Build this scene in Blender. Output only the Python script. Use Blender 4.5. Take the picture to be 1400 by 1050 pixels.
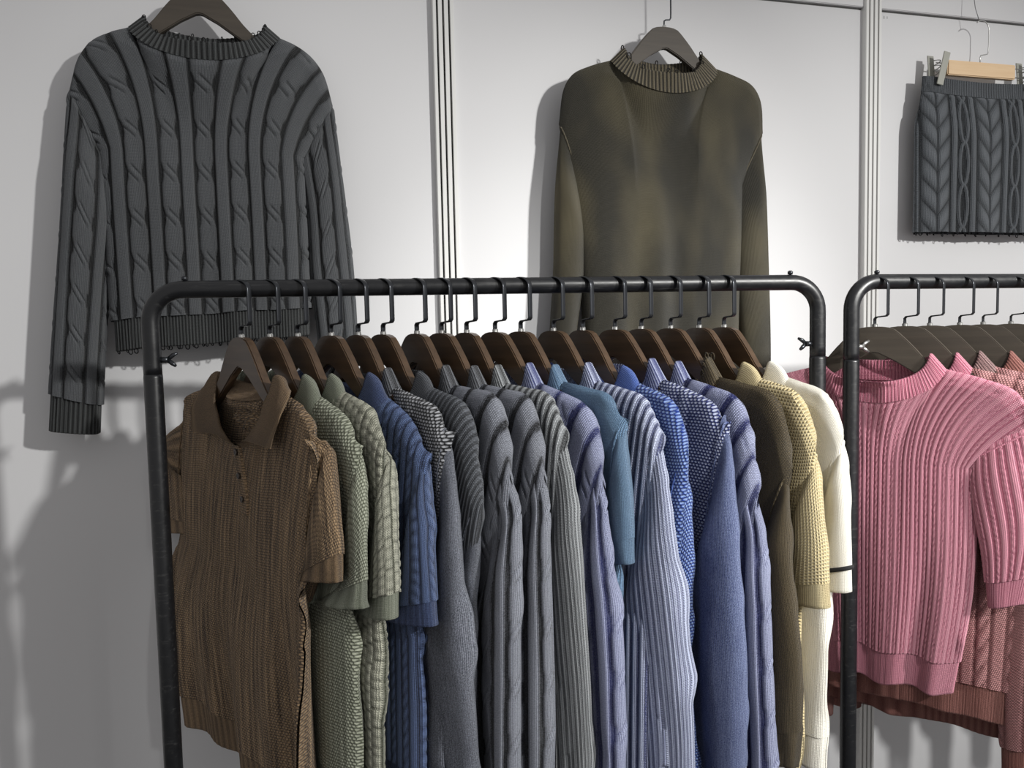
import bpy, bmesh, math, random
import numpy as np
from mathutils import Vector

for o in list(bpy.data.objects):
    bpy.data.objects.remove(o)
scene = bpy.context.scene
COL = scene.collection
rng = np.random.default_rng(7)
random.seed(7)

# ------------------------------------------------------------------ camera
F = 1060.0                                   # focal length in pixels of a 1400 x 1050 frame
YAW, PITCH, ROLL = math.radians(14.7), math.radians(3.87), math.radians(-1.21)
CAM = np.array([0.0, -1.524, 1.43])
FW = np.array([math.sin(YAW) * math.cos(PITCH), math.cos(YAW) * math.cos(PITCH), -math.sin(PITCH)])
_r = np.array([math.cos(YAW), -math.sin(YAW), 0.0])
_u = np.cross(_r, FW)
RT = _r * math.cos(ROLL) + _u * math.sin(ROLL)
UP = -_r * math.sin(ROLL) + _u * math.cos(ROLL)
cd = bpy.data.cameras.new('camera')
cam = bpy.data.objects.new('camera', cd)
COL.objects.link(cam)
cd.sensor_fit = 'HORIZONTAL'
cd.sensor_width = 36.0
cd.lens = F / 1400.0 * 36.0
cd.clip_start = 0.02
from mathutils import Matrix
cam.matrix_world = Matrix(((RT[0], UP[0], -FW[0], CAM[0]), (RT[1], UP[1], -FW[1], CAM[1]),
                           (RT[2], UP[2], -FW[2], CAM[2]), (0, 0, 0, 1)))
scene.camera = cam

# ------------------------------------------------------------------ light
world = bpy.data.worlds.new('hall')
scene.world = world
world.use_nodes = True
bg = world.node_tree.nodes['Background']
bg.inputs['Color'].default_value = (1.0, 0.98, 0.97, 1)
bg.inputs['Strength'].default_value = 0.42

def spot(name, loc, target, power, size, angle, blend, color=(1, 1, 1)):
    l = bpy.data.lights.new(name, 'SPOT')
    l.energy = power
    l.shadow_soft_size = size
    l.spot_size = math.radians(angle)
    l.spot_blend = blend
    l.color = color
    o = bpy.data.objects.new(name, l)
    COL.objects.link(o)
    o.location = loc
    o.rotation_euler = (Vector(target) - Vector(loc)).to_track_quat('-Z', 'Y').to_euler()
    return o
spot('booth_and_fill_spot', (2.25, -3.0, 2.60), (0.05, -0.1, 1.24), 430, 0.06, 36, 1.0, (1.0, 0.99, 0.955))
spot('booth_and_fill_spot', (2.60, -3.4, 2.60), (1.38, -0.2, 1.26), 450, 0.06, 38, 1.0, (1.0, 0.99, 0.955))
spot('booth_and_fill_spot', (1.20, -3.1, 2.60), (0.72, -0.5, 1.18), 270, 0.06, 31, 1.0, (1.0, 0.99, 0.955))  # fill lamp added to brighten the sleeves and the pink front

vs = scene.view_settings
vs.view_transform = 'Standard'
vs.look = 'None'
vs.exposure = 0.0
vs.gamma = 1.0
vs.use_curve_mapping = False

# ------------------------------------------------------------------ pixel helpers (a pixel is a direction only)
def ray(px, py):
    return FW + RT * (px - 700) / F - UP * (py - 525) / F
def proj(P):
    d = np.asarray(P) - CAM
    z = d @ FW
    return 700 + F * (d @ RT) / z, 525 - F * (d @ UP) / z
def on_vplane(px, py, A, dirv):
    """point of a vertical plane through A (x, y) with horizontal direction dirv"""
    n = np.array([-dirv[1], dirv[0]])
    d = ray(px, py)
    t = n @ (np.asarray(A) - CAM[:2]) / (n @ d[:2])
    return CAM + d * t

# ------------------------------------------------------------------ object helpers
def put(o, parent=None):
    COL.objects.link(o)
    if parent is not None:
        o.parent = parent
    return o
def empty(name, loc=(0, 0, 0), rotz=0.0, label=None, cat=None, group=None):
    o = bpy.data.objects.new(name, None)
    o.empty_display_size = 0.05
    put(o)
    o.location = loc
    o.rotation_euler = (0, 0, rotz)
    return tag(o, label, cat, group)
def tag(o, label=None, cat=None, group=None, kind=None):
    if label: o['label'] = label
    if cat: o['category'] = cat
    if group: o['group'] = group
    if kind: o['kind'] = kind
    return o
def mesh_obj(name, V, Fc, mat, parent=None, smooth=True, uv=None, relief=None, loc=None):
    me = bpy.data.meshes.new(name)
    V = np.asarray(V, dtype=np.float32).reshape(-1, 3)
    Fc = np.asarray(Fc, dtype=np.int32)
    k = Fc.shape[1]
    me.vertices.add(len(V)); me.vertices.foreach_set('co', V.ravel())
    me.loops.add(Fc.size); me.loops.foreach_set('vertex_index', Fc.ravel())
    me.polygons.add(len(Fc))
    me.polygons.foreach_set('loop_start', np.arange(0, Fc.size, k, dtype=np.int32))
    me.polygons.foreach_set('loop_total', np.full(len(Fc), k, dtype=np.int32))
    me.update(calc_edges=True)
    me.polygons.foreach_set('use_smooth', np.full(len(Fc), smooth))
    if uv is not None:
        l = me.uv_layers.new(name='UVMap')
        l.data.foreach_set('uv', np.asarray(uv, dtype=np.float32).reshape(-1, 2)[Fc.ravel()].ravel())
    if relief is not None:
        a = me.attributes.new('relief', 'FLOAT', 'POINT')
        a.data.foreach_set('value', np.asarray(relief, dtype=np.float32).ravel())
    me.materials.append(mat)
    o = bpy.data.objects.new(name, me)
    if loc is not None: o.location = loc
    return put(o, parent)
def grid_obj(name, P, mat, parent=None, uv=None, relief=None):
    nr, nc = P.shape[:2]
    i = np.arange(nr * nc).reshape(nr, nc)
    Fc = np.stack([i[:-1, :-1], i[:-1, 1:], i[1:, 1:], i[1:, :-1]], -1).reshape(-1, 4)
    if uv is None: uv = np.zeros((nr, nc, 2))
    if relief is None: relief = np.full((nr, nc), 0.5)
    return mesh_obj(name, P, Fc, mat, parent, True, uv, relief)
def bm_obj(name, bm, mat, parent=None, smooth=False):
    me = bpy.data.meshes.new(name)
    bmesh.ops.recalc_face_normals(bm, faces=bm.faces)
    bm.to_mesh(me); bm.free()
    me.materials.append(mat)
    if smooth:
        me.polygons.foreach_set('use_smooth', np.full(len(me.polygons), True))
    return put(bpy.data.objects.new(name, me), parent)
def box_bm(x0, x1, y0, y1, z0, z1, bevel=0.0):
    bm = bmesh.new()
    bmesh.ops.create_cube(bm, size=1.0)
    bmesh.ops.scale(bm, vec=(x1 - x0, y1 - y0, z1 - z0), verts=bm.verts)
    bmesh.ops.translate(bm, vec=((x0 + x1) / 2, (y0 + y1) / 2, (z0 + z1) / 2), verts=bm.verts)
    if bevel:
        bmesh.ops.bevel(bm, geom=bm.edges[:], offset=bevel, segments=2, affect='EDGES')
    return bm
def tube_arrays(pts, rad, n=10, up=(0, 0, 1), rad2=None, closed=False):
    """sweep an ellipse (rad along side vector, rad2 along the other) along pts"""
    pts = np.asarray(pts, float); m = len(pts)
    rad = np.broadcast_to(rad, m); rad2 = rad if rad2 is None else np.broadcast_to(rad2, m)
    if closed:
        tan = np.roll(pts, -1, 0) - np.roll(pts, 1, 0)
    else:
        tan = np.gradient(pts, axis=0)
    tan /= np.linalg.norm(tan, axis=1)[:, None] + 1e-12
    side = np.cross(tan, np.asarray(up, float)); 
    bad = np.linalg.norm(side, axis=1) < 1e-3
    side[bad] = np.cross(tan[bad], (1.0, 0.02, 0))
    side /= np.linalg.norm(side, axis=1)[:, None]
    oth = np.cross(side, tan)
    a = np.linspace(0, 2 * math.pi, n, endpoint=False)
    V = pts[:, None] + side[:, None] * (np.cos(a)[None, :, None] * rad[:, None, None]) + oth[:, None] * (np.sin(a)[None, :, None] * rad2[:, None, None])
    i = np.arange(m * n).reshape(m, n)
    if closed:
        nx = np.roll(i, -1, 0); cur = i
    else:
        cur, nx = i[:-1], i[1:]
    Fc = np.stack([cur, np.roll(cur, -1, 1), np.roll(nx, -1, 1), nx], -1).reshape(-1, 4)
    V = V.reshape(-1, 3)
    if not closed:                                   # end caps
        c0, c1 = len(V), len(V) + 1
        V = np.vstack([V, pts[:1], pts[-1:]])
        r0, r1 = i[0], i[-1]
        k0 = np.stack([np.roll(r0, -1), r0, np.full(n, c0), np.full(n, c0)], -1)
        k1 = np.stack([r1, np.roll(r1, -1), np.full(n, c1), np.full(n, c1)], -1)
        return V, Fc, np.vstack([k0[:, :3], k1[:, :3]])
    return V, Fc, None
def tube(name, pts, rad, mat, parent=None, n=10, up=(0, 0, 1), rad2=None, closed=False):
    V, Fc, caps = tube_arrays(pts, rad, n, up, rad2, closed)
    me = bpy.data.meshes.new(name)
    faces = [tuple(f) for f in Fc]
    if caps is not None: faces += [tuple(f) for f in caps]
    me.from_pydata([tuple(v) for v in V], [], faces)
    me.polygons.foreach_set('use_smooth', np.full(len(me.polygons), True))
    me.materials.append(mat)
    return put(bpy.data.objects.new(name, me), parent)
def spl(t, ts, vs_):
    """cubic Hermite through (ts, vs_) with limited tangents"""
    t = np.asarray(t, float); ts = np.asarray(ts, float); v = np.asarray(vs_, float)
    if v.ndim == 1:
        return spl(t, ts, v[:, None])[..., 0]
    d = np.diff(v, axis=0) / np.diff(ts)[:, None]
    m = np.vstack([d[:1], (d[1:] + d[:-1]) / 2, d[-1:]])
    i = np.clip(np.searchsorted(ts, t, side='right') - 1, 0, len(ts) - 2)
    h = (ts[i + 1] - ts[i]); s = np.clip((t - ts[i]) / h, 0, 1)
    s = s[..., None]; h = h[..., None]
    return ((2 * s**3 - 3 * s**2 + 1) * v[i] + (s**3 - 2 * s**2 + s) * h * m[i] + (-2 * s**3 + 3 * s**2) * v[i + 1] + (s**3 - s**2) * h * m[i + 1])
def arc_spl(pts, n=None, t=None):
    """spline through pts sampled evenly by length"""
    pts = np.asarray(pts, float)
    ts = np.r_[0, np.cumsum(np.linalg.norm(np.diff(pts, axis=0), axis=1))]; ts /= ts[-1]
    if t is None: t = np.linspace(0, 1, n)
    return spl(t, ts, pts)
def sst(x, a=0.0, b=1.0):
    x = np.clip((x - a) / (b - a), 0, 1)
    return x * x * (3 - 2 * x)

# ------------------------------------------------------------------ materials
def lin(c):
    c = np.asarray(c, float) / 255.0
    return tuple(np.where(c <= 0.04045, c / 12.92, ((c + 0.055) / 1.055) ** 2.4)) + (1.0,)
class NT:
    def __init__(self, name):
        self.m = bpy.data.materials.new(name)
        self.m.use_nodes = True
        self.t = self.m.node_tree
        self.b = self.t.nodes['Principled BSDF']
    def n(self, typ, **kw):
        x = self.t.nodes.new(typ)
        for k, v in kw.items(): setattr(x, k, v)
        return x
    def link(self, a, b): self.t.links.new(a, b)
    def math(self, op, a, b=None, c=None, clamp=False):
        x = self.n('ShaderNodeMath', operation=op, use_clamp=clamp)
        for i, v in enumerate((a, b, c)):
            if v is None: continue
            if isinstance(v, (int, float)): x.inputs[i].default_value = v
            else: self.link(v, x.inputs[i])
        return x.outputs[0]
    def noise(self, vec, scale, detail=2.0, rough=0.5, stretch=None):
        if stretch is not None:
            mp = self.n('ShaderNodeMapping'); mp.inputs['Scale'].default_value = stretch
            self.link(vec, mp.inputs['Vector']); vec = mp.outputs[0]
        x = self.n('ShaderNodeTexNoise')
        x.inputs['Scale'].default_value = scale; x.inputs['Detail'].default_value = detail; x.inputs['Roughness'].default_value = rough
        self.link(vec, x.inputs['Vector'])
        return x.outputs['Fac']
    def mixc(self, fac, a, b):
        x = self.n('ShaderNodeMix', data_type='RGBA')
        if isinstance(fac, (int, float)): x.inputs[0].default_value = fac
        else: self.link(fac, x.inputs[0])
        for v, s in ((a, x.inputs[6]), (b, x.inputs[7])):
            if isinstance(v, tuple): s.default_value = v
            else: self.link(v, s)
        return x.outputs[2]
    def bump(self, h, dist, strength=1.0):
        x = self.n('ShaderNodeBump'); x.inputs['Distance'].default_value = dist; x.inputs['Strength'].default_value = strength
        self.link(h, x.inputs['Height']); self.link(x.outputs[0], self.b.inputs['Normal'])

def plain(name, rgb, rough=0.5, metal=0.0, vary=0.0, scale=40, bump=0.0, spec=0.5):
    k = NT(name)
    k.b.inputs['Roughness'].default_value = rough
    k.b.inputs['Metallic'].default_value = metal
    k.b.inputs['Specular IOR Level'].default_value = spec
    tc = k.n('ShaderNodeTexCoord').outputs['Object']
    nz = k.noise(tc, scale, 4)
    c = lin(rgb)
    lo = tuple(x * (1 - vary) for x in c[:3]) + (1,); hi = tuple(min(1, x * (1 + vary)) for x in c[:3]) + (1,)
    k.link(k.mixc(nz, lo, hi), k.b.inputs['Base Color'])
    if bump: k.bump(nz, bump)
    return k.m

def knit(name, lo, hi, pat='fine', pu=0.0026, pv=0.0022, wr=0.6, wm=0.35, wn=0.25, dist=0.0018, mott=None, bias=0.0, big=(14, 14, 5), ws=None):
    """yarn-dyed knit: the raised stitches are washed paler (hi), the recesses keep the dye (lo); the spread also paints in recess shade"""
    k = NT(name)
    k.b.inputs['Roughness'].default_value = 0.95
    k.b.inputs['Specular IOR Level'].default_value = 0.08
    k.b.inputs['Sheen Weight'].default_value = 0.12
    k.b.inputs['Sheen Roughness'].default_value = 0.6
    uv = k.n('ShaderNodeUVMap').outputs[0]
    sx = k.n('ShaderNodeSeparateXYZ'); k.link(uv, sx.inputs[0])
    U = k.math('DIVIDE', sx.outputs[0], pu); V = k.math('DIVIDE', sx.outputs[1], pv)
    if pat in ('fine', 'vrib'):
        # V stitches: columns with rows slanted to either side of the column centre
        fu = k.math('SUBTRACT', k.math('FRACT', U), 0.5)
        au = k.math('ABSOLUTE', fu)
        col = k.math('SUBTRACT', 1.0, k.math('POWER', k.math('MULTIPLY', au, 2.0), 2.0))
        row = k.math('ABSOLUTE', k.math('SUBTRACT', k.math('FRACT', k.math('ADD', V, k.math('MULTIPLY', au, 1.4))), 0.5))
        row = k.math('MULTIPLY', row, 2.0)
        m = k.math('MULTIPLY', col, k.math('ADD', 0.35, k.math('MULTIPLY', row, 0.65)))
    elif pat == 'waffle':
        fu = k.math('ABSOLUTE', k.math('SUBTRACT', k.math('FRACT', U), 0.5))
        fv = k.math('ABSOLUTE', k.math('SUBTRACT', k.math('FRACT', V), 0.5))
        m = k.math('MULTIPLY', k.math('MAXIMUM', fu, fv), 2.0)
        m = k.math('POWER', m, 1.6)
    else:                                            # 'dots' / 'purl': offset rows of bumps
        half = k.math('MULTIPLY', k.math('MODULO', k.math('ABSOLUTE', k.math('FLOOR', V)), 2.0), 0.5)
        fu = k.math('MULTIPLY', k.math('SUBTRACT', k.math('FRACT', k.math('ADD', U, half)), 0.5), 2.0)
        fv = k.math('MULTIPLY', k.math('SUBTRACT', k.math('FRACT', V), 0.5), 2.0)
        d = k.math('ADD', k.math('POWER', k.math('ABSOLUTE', fu), 2.0), k.math('POWER', k.math('ABSOLUTE', fv), 2.0))
        m = k.math('SUBTRACT', 1.0, d, clamp=True)
        m = k.math('POWER', m, 0.6 if pat == 'purl' else 0.8)
    at = k.n('ShaderNodeAttribute', attribute_name='relief').outputs['Fac']
    fuzz = k.noise(uv, 520, 2, 0.7)
    streak = k.noise(uv, 1.0, 3, 0.6, (260, 40, 1) if ws is None else (170, 9, 1))
    obj = k.n('ShaderNodeTexCoord').outputs['Object']
    wash = k.noise(obj, 1.0, 3, 0.55, big)
    t = k.math('ADD', k.math('MULTIPLY', at, wr), k.math('MULTIPLY', m, wm))
    t = k.math('ADD', t, k.math('MULTIPLY', k.math('SUBTRACT', fuzz, 0.5), wn * 3.2))
    t = k.math('ADD', t, k.math('MULTIPLY', k.math('SUBTRACT', streak, 0.5), wn * 0.9 if ws is None else ws))
    t = k.math('ADD', t, k.math('MULTIPLY', k.math('SUBTRACT', wash, 0.5), wn))
    t = k.math('ADD', t, bias, clamp=True)
    c = k.mixc(t, lin(lo), lin(hi))  # besides the dye, light and shade contrast is put into this colour
    if mott is not None:
        mm = k.noise(obj, 1.0, 2, 0.5, mott[1])
        mm = k.n('ShaderNodeMapRange'); 
        src = k.noise(obj, 1.0, 2, 0.5, mott[1])
        k.link(src, mm.inputs[0]); mm.inputs[1].default_value = mott[2]; mm.inputs[2].default_value = mott[3]
        c = k.mixc(k.math('MULTIPLY', mm.outputs[0], mott[4] if len(mott) > 4 else 1.0), c, k.mixc(t, tuple(x * 0.75 for x in lin(mott[0])[:3]) + (1,), lin(mott[0])))
    k.link(c, k.b.inputs['Base Color'])
    hgt = k.math('ADD', m, k.math('MULTIPLY', fuzz, 0.35))
    k.bump(hgt, dist)
    return k.m

M = {}
M['panel'] = plain('panel_white', (214, 214, 216), 0.55, 0, 0.015, 6)
M['profile'] = plain('profile_aluminium', (222, 222, 220), 0.4, 0.0, 0.02, 30)
M['floor'] = plain('floor_grey_carpet', (120, 118, 116), 0.95, 0, 0.15, 200, 0.002)
M['black_tube'] = None
def tube_paint():
    k = NT('black_painted_steel')
    k.b.inputs['Roughness'].default_value = 0.34
    k.b.inputs['Specular IOR Level'].default_value = 0.5
    tc = k.n('ShaderNodeTexCoord').outputs['Object']
    scr = k.noise(tc, 1.0, 5, 0.7, (18, 220, 220))
    mr = k.n('ShaderNodeMapRange'); k.link(scr, mr.inputs[0]); mr.inputs[1].default_value = 0.56; mr.inputs[2].default_value = 0.78
    k.link(k.mixc(mr.outputs[0], lin((20, 21, 24)), lin((62, 62, 62))), k.b.inputs['Base Color'])
    r = k.n('ShaderNodeMapRange'); k.link(k.noise(tc, 90, 4), r.inputs[0]); r.inputs[3].default_value = 0.22; r.inputs[4].default_value = 0.5
    k.link(r.outputs[0], k.b.inputs['Roughness'])
    return k.m
M['black_tube'] = tube_paint()
M['hook'] = plain('hook_black_metal', (56, 58, 62), 0.28, 0.7, 0.1, 60)
M['chrome'] = plain('bright_steel', (190, 190, 188), 0.28, 0.9, 0.05, 60)
M['grey_clip'] = plain('clip_grey_metal', (150, 150, 142), 0.55, 0.2, 0.05, 60)
M['thread'] = plain('nylon_line', (120, 120, 122), 0.4)
def wood(name, a, b, rough, sc=(3, 40, 40)):
    k = NT(name)
    k.b.inputs['Roughness'].default_value = rough
    tc = k.n('ShaderNodeTexCoord').outputs['Object']
    g = k.noise(tc, 3.0, 5, 0.6, sc)
    k.link(k.mixc(g, lin(a), lin(b)), k.b.inputs['Base Color'])
    k.bump(g, 0.0004)
    return k.m
M['walnut'] = wood('walnut_hanger', (38, 29, 23), (92, 72, 54), 0.30)
M['walnut2'] = wood('matte_dark_hanger', (52, 46, 40), (78, 70, 60), 0.6)
M['beech'] = wood('beech_block', (205, 172, 132), (226, 198, 160), 0.5)
M['button'] = plain('button_dark', (52, 44, 38), 0.35, 0, 0.1, 80)
M['yarn_groove_black'] = plain('stripe_yarn_and_groove_shade', (28, 28, 30), 0.9)

# ------------------------------------------------------------------ the booth wall
SEAMS = (-0.699, 0.2753, 1.2482, 2.221)
wall = mesh_obj('wall_back', [(-1.72, 0.03, 0), (3.2, 0.03, 0), (3.2, 0.03, 2.5), (-1.72, 0.03, 2.5), (-1.72, 0.05, 0), (3.2, 0.05, 0), (3.2, 0.05, 2.5), (-1.72, 0.05, 2.5)],
                [(0, 1, 2, 3), (5, 4, 7, 6), (0, 4, 5, 1), (3, 2, 6, 7), (0, 3, 7, 4), (1, 5, 6, 2)], M['panel'], smooth=False)
tag(wall, 'white exhibition booth wall of flat panels between grooved aluminium uprights', kind='structure')
edges = (-1.672,) + SEAMS + (3.194,)
for i in range(len(edges) - 1):
    x0, x1 = edges[i] + 0.012, edges[i + 1] - 0.012
    dz = 0.0 if i != 2 else 0.0
    bm_obj('wall_panel', box_bm(x0, x1, 0.0, 0.032, 0.0, 2.131, 0.0015), M['panel'], wall)
    bm_obj('fascia_panel', box_bm(x0, x1, -0.006, 0.032, 2.135, 2.5, 0.0015), M['panel'], wall)
    bm_obj('joint_strip', box_bm(x0, x1, 0.004, 0.034, 2.129, 2.137), plain('joint_grey', (96, 96, 94), 0.7) if i == 0 else bpy.data.materials['joint_grey'], wall)
def profile(xc):
    # 40 mm upright with three dark grooves, its face 16 mm proud of the panels
    w = 0.0205; yf = -0.014; dp = 0.011; g = 0.0021
    gx = [-0.0117, 0.0, 0.0117]
    poly = [(-w, 0.031), (-w, yf + 0.001), (-w + 0.001, yf)]
    for c in gx: poly += [(c - g, yf), (c - g, yf + dp), (c + g, yf + dp), (c + g, yf)]
    poly += [(w - 0.001, yf), (w, yf + 0.001), (w, 0.031)]
    bm = bmesh.new()
    lo = [bm.verts.new((xc + x, y, 0.0)) for x, y in poly]; hi = [bm.verts.new((xc + x, y, 2.5)) for x, y in poly]
    n = len(poly)
    for i in range(n): bm.faces.new((lo[i], lo[(i + 1) % n], hi[(i + 1) % n], hi[i]))
    o = bm_obj('upright_profile', bm, M['profile'], wall)
    # dark strips paint the shade deep in the grooves
    for c in gx: bm_obj('groove_shade', box_bm(xc + c - g, xc + c + g, yf + dp - 0.002, yf + dp + 0.002, 0, 2.5), M['yarn_groove_black'], o)
for s in SEAMS: profile(s)
# a faint stamped number, too worn to read, under the fascia joint
st = bmesh.new()
p = on_vplane(1206.5, 23.5, (0, 0), (1, 0))
for q, (dx, hh, ww) in enumerate(((-0.0135, 0.0062, 0.0032), (-0.0045, 0.0050, 0.0016), (0.0040, 0.0060, 0.0036), (0.0125, 0.0052, 0.0026))):
    b = box_bm(p[0] + dx - ww / 2, p[0] + dx + ww / 2, -0.0003, 0.0002, p[2] - hh / 2, p[2] + hh / 2)
    me_ = bpy.data.meshes.new('tmp'); b.to_mesh(me_); b.free(); st.from_mesh(me_); bpy.data.meshes.remove(me_)
bm_obj('stamp', st, plain('stamp_grey', (178, 180, 180), 0.6), wall)
floor = mesh_obj('floor', [(-3, -4, 0), (4, -4, 0), (4, 0.05, 0), (-3, 0.05, 0)], [(0, 1, 2, 3)], M['floor'], smooth=False)
tag(floor, 'grey carpeted hall floor', kind='structure')

# ------------------------------------------------------------------ clothes racks
BAR = 1.4975
def rack(A, dirv, length, label, joint=1.381, screw=M['hook'], bolt_far=True):
    rotz = math.atan2(dirv[1], dirv[0])
    r = empty('garment_rack', (A[0], A[1], 0), rotz, label, 'clothes rack')
    R = 0.045
    pts = [(0, 0, joint)]
    for z in np.linspace(joint + 0.01, BAR - R, 6): pts.append((0, 0, z))
    for a in np.linspace(0, math.pi / 2, 12)[1:]: pts.append((R - R * math.cos(a), 0, BAR - R + R * math.sin(a)))
    for x in np.linspace(R, length - R, 30)[1:]: pts.append((x, 0, BAR))
    for a in np.linspace(0, math.pi / 2, 12)[1:]: pts.append((length - R + R * math.sin(a), 0, BAR - R + R * math.cos(a)))
    for z in np.linspace(BAR - R, joint, 6)[1:]: pts.append((length, 0, z))
    pts = np.array(pts)
    rin = np.where(pts[:, 2] > BAR - 1e-4, 0.0106, 0.0121)
    rin = np.convolve(np.pad(rin, 4, mode='edge'), np.ones(9) / 9, 'valid')
    tube('top_frame', pts, 0.0121, M['black_tube'], r, n=20, up=(0, 1, 0), rad2=rin)
    for x in (0, length):
        lo = tube('upright', [(x, 0, 0.03), (x, 0, 0.7), (x, 0, joint - 0.004), (x, 0, joint)], [0.0126, 0.0126, 0.0126, 0.0121], M['black_tube'], r, n=20, up=(0, 1, 0))
        s = 1 if x == 0 else -1
        w = tube('wing_screw', [(x + s * 0.010, 0, joint + 0.020), (x + s * 0.021, -0.002, joint + 0.020)], 0.0042, screw, r, n=8)
        tube('wing', [(x + s * 0.020, 0, joint + 0.020), (x + s * 0.027, 0.0, joint + 0.026), (x + s * 0.033, 0, joint + 0.029)], [0.002, 0.0026, 0.0022], screw, w, n=6, rad2=[0.003, 0.0034, 0.002])
        tube('wing', [(x + s * 0.020, 0, joint + 0.020), (x + s * 0.026, -0.001, joint + 0.015), (x + s * 0.031, -0.002, joint + 0.011)], [0.002, 0.0026, 0.0022], screw, w, n=6, rad2=[0.003, 0.0034, 0.002])
        bx = x + s * 0.047
        tube('bolt', [(bx, 0, BAR + 0.008), (bx, 0, BAR + 0.0125), (bx, 0, BAR + 0.0126), (bx, 0, BAR + 0.0165), (bx, 0, BAR + 0.0185)], [0.002, 0.002, 0.0038, 0.0042, 0.002], M['hook'], r, n=10, up=(0, 1, 0))
        tube('foot', [(x, -0.2, 0.02), (x, 0.2, 0.02)], 0.0126, M['black_tube'], r, n=12)
    tube('lower_rail', [(0, 0, 0.18), (length, 0, 0.18)], 0.0106, M['black_tube'], r, n=12)
    return r
P0 = np.array([-0.208, -0.361]); P1 = np.array([0.7816, -0.458])
L1 = float(np.linalg.norm(P1 - P0)); D1 = (P1 - P0) / L1
rack(P0, D1, L1, 'black tubular steel clothes rack carrying brown, grey, blue and cream knitwear')
Q0 = np.array([0.8408, -0.462]); D2 = np.array([1.0, 0.0])
rack(Q0, D2, 1.15, 'black tubular steel clothes rack carrying pink and mauve knitwear', joint=1.374, screw=M['chrome'])

# ------------------------------------------------------------------ hangers
ARM = np.array([(0.0, 0.0), (0.012, -0.0005), (0.026, -0.004), (0.040, -0.017), (0.055, -0.034), (0.075, -0.059), (0.10, -0.0815), (0.135, -0.097), (0.165, -0.110), (0.186, -0.119), (0.190, -0.126)])
LOW = np.array([(0.187, -0.134), (0.16, -0.126), (0.12, -0.112), (0.075, -0.087), (0.03, -0.056), (0.006, -0.043), (0.0, -0.042)])
def hanger_body_mesh(name, mat, thick=0.0062):
    up = arc_spl(ARM, 26); lo = LOW
    half = [tuple(p) for p in up] + [tuple(p) for p in lo]
    outline = half + [(-x, z) for x, z in reversed(half[1:-1])]
    bm = bmesh.new()
    f = [bm.verts.new((x, -thick, z)) for x, z in outline]
    bm.faces.new(f)
    geo = bmesh.ops.extrude_face_region(bm, geom=bm.faces[:])
    vs_ = [g for g in geo['geom'] if isinstance(g, bmesh.types.BMVert)]
    bmesh.ops.translate(bm, vec=(0, 2 * thick, 0), verts=vs_)
    rim = [e for e in bm.edges if abs(e.verts[0].co.y - e.verts[1].co.y) < 1e-6]
    bmesh.ops.bevel(bm, geom=rim, offset=0.0016, segments=2, affect='EDGES')
    bmesh.ops.recalc_face_normals(bm, faces=bm.faces)
    bmesh.ops.triangulate(bm, faces=[f for f in bm.faces if len(f.verts) > 4])
    me = bpy.data.meshes.new(name); bm.to_mesh(me); bm.free()
    me.materials.append(mat)
    return me
HB = hanger_body_mesh('hanger_body', M['walnut'])
HB2 = hanger_body_mesh('hanger_body_matte', M['walnut2'])
HB3 = HB2.copy(); HB3.transform(Matrix.Diagonal((1.06, 1.0, 1.0, 1.0)))
def hook_mesh(name, jog, loop_z, loop_rx, loop_rz, mat, w=0.0046, t=0.0011, tail=0.004):
    p = [(0, -0.004), (0, 0.008), (0, 0.0125)]
    p += [(jog * 0.12, 0.0152), (jog * 0.5, 0.0160), (jog * 0.88, 0.0168), (jog, 0.0195)]
    p += [(jog, z) for z in np.linspace(0.0225, loop_z, 6)]
    for a in np.linspace(0, math.pi, 14)[1:]:
        p.append((jog - loop_rx + loop_rx * math.cos(a), loop_z + loop_rz * math.sin(a)))
    p.append((jog - 2 * loop_rx, loop_z - tail * 0.5)); p.append((jog - 2 * loop_rx + 0.001, loop_z - tail))
    pts = np.array([(x, 0, z) for x, z in p])
    # flat strip: wide across y, thin in the plane of the hook
    V, Fc, caps = tube_arrays(pts, w, 8, up=(0, 0, 1), rad2=t)
    tan = np.gradient(pts, axis=0); tan /= np.linalg.norm(tan, axis=1)[:, None]
    nrm = np.stack([-tan[:, 2], 0 * tan[:, 0], tan[:, 0]], 1)
    a = np.linspace(0, 2 * math.pi, 8, endpoint=False) + math.pi / 8
    cs = np.sign(np.cos(a)) * np.abs(np.cos(a)) ** 0.5; sn = np.sign(np.sin(a)) * np.abs(np.sin(a)) ** 0.5
    V = pts[:, None] + nrm[:, None] * (cs[None, :, None] * t) + np.array([0, 1.0, 0])[None, None] * (sn[None, :, None] * w)
    V = np.vstack([V.reshape(-1, 3), pts[:1], pts[-1:]])
    me = bpy.data.meshes.new(name)
    me.from_pydata([tuple(v) for v in V], [], [tuple(f) for f in Fc] + [tuple(f) for f in caps])
    me.polygons.foreach_set('use_smooth', np.full(len(me.polygons), True))
    me.materials.append(mat)
    return me
HK = hook_mesh('hanger_hook', 0.0215, 0.0662, 0.0215, 0.0132, M['hook'], w=0.0040)
def ferrule():
    V, Fc, caps = tube_arrays([(0, 0, -0.002), (0, 0, 0.0035), (0, 0, 0.0048)], [0.0042, 0.0042, 0.003], 12, up=(0, 1, 0))
    me = bpy.data.meshes.new('ferrule')
    me.from_pydata([tuple(v) for v in V], [], [tuple(f) for f in Fc] + [tuple(f) for f in caps])
    me.materials.append(M['chrome'])
    return me
FER = ferrule()
def hanger(W, rotz, hook_rot, label, group, body=HB, hook=HK):
    h = empty('clothes_hanger', W, rotz, label, 'hanger', group)
    put(bpy.data.objects.new('hanger_body', body), h)
    k = put(bpy.data.objects.new('hook', hook), h); k.rotation_euler = (0, 0, hook_rot)
    put(bpy.data.objects.new('ferrule', FER), h)
    return h

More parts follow.
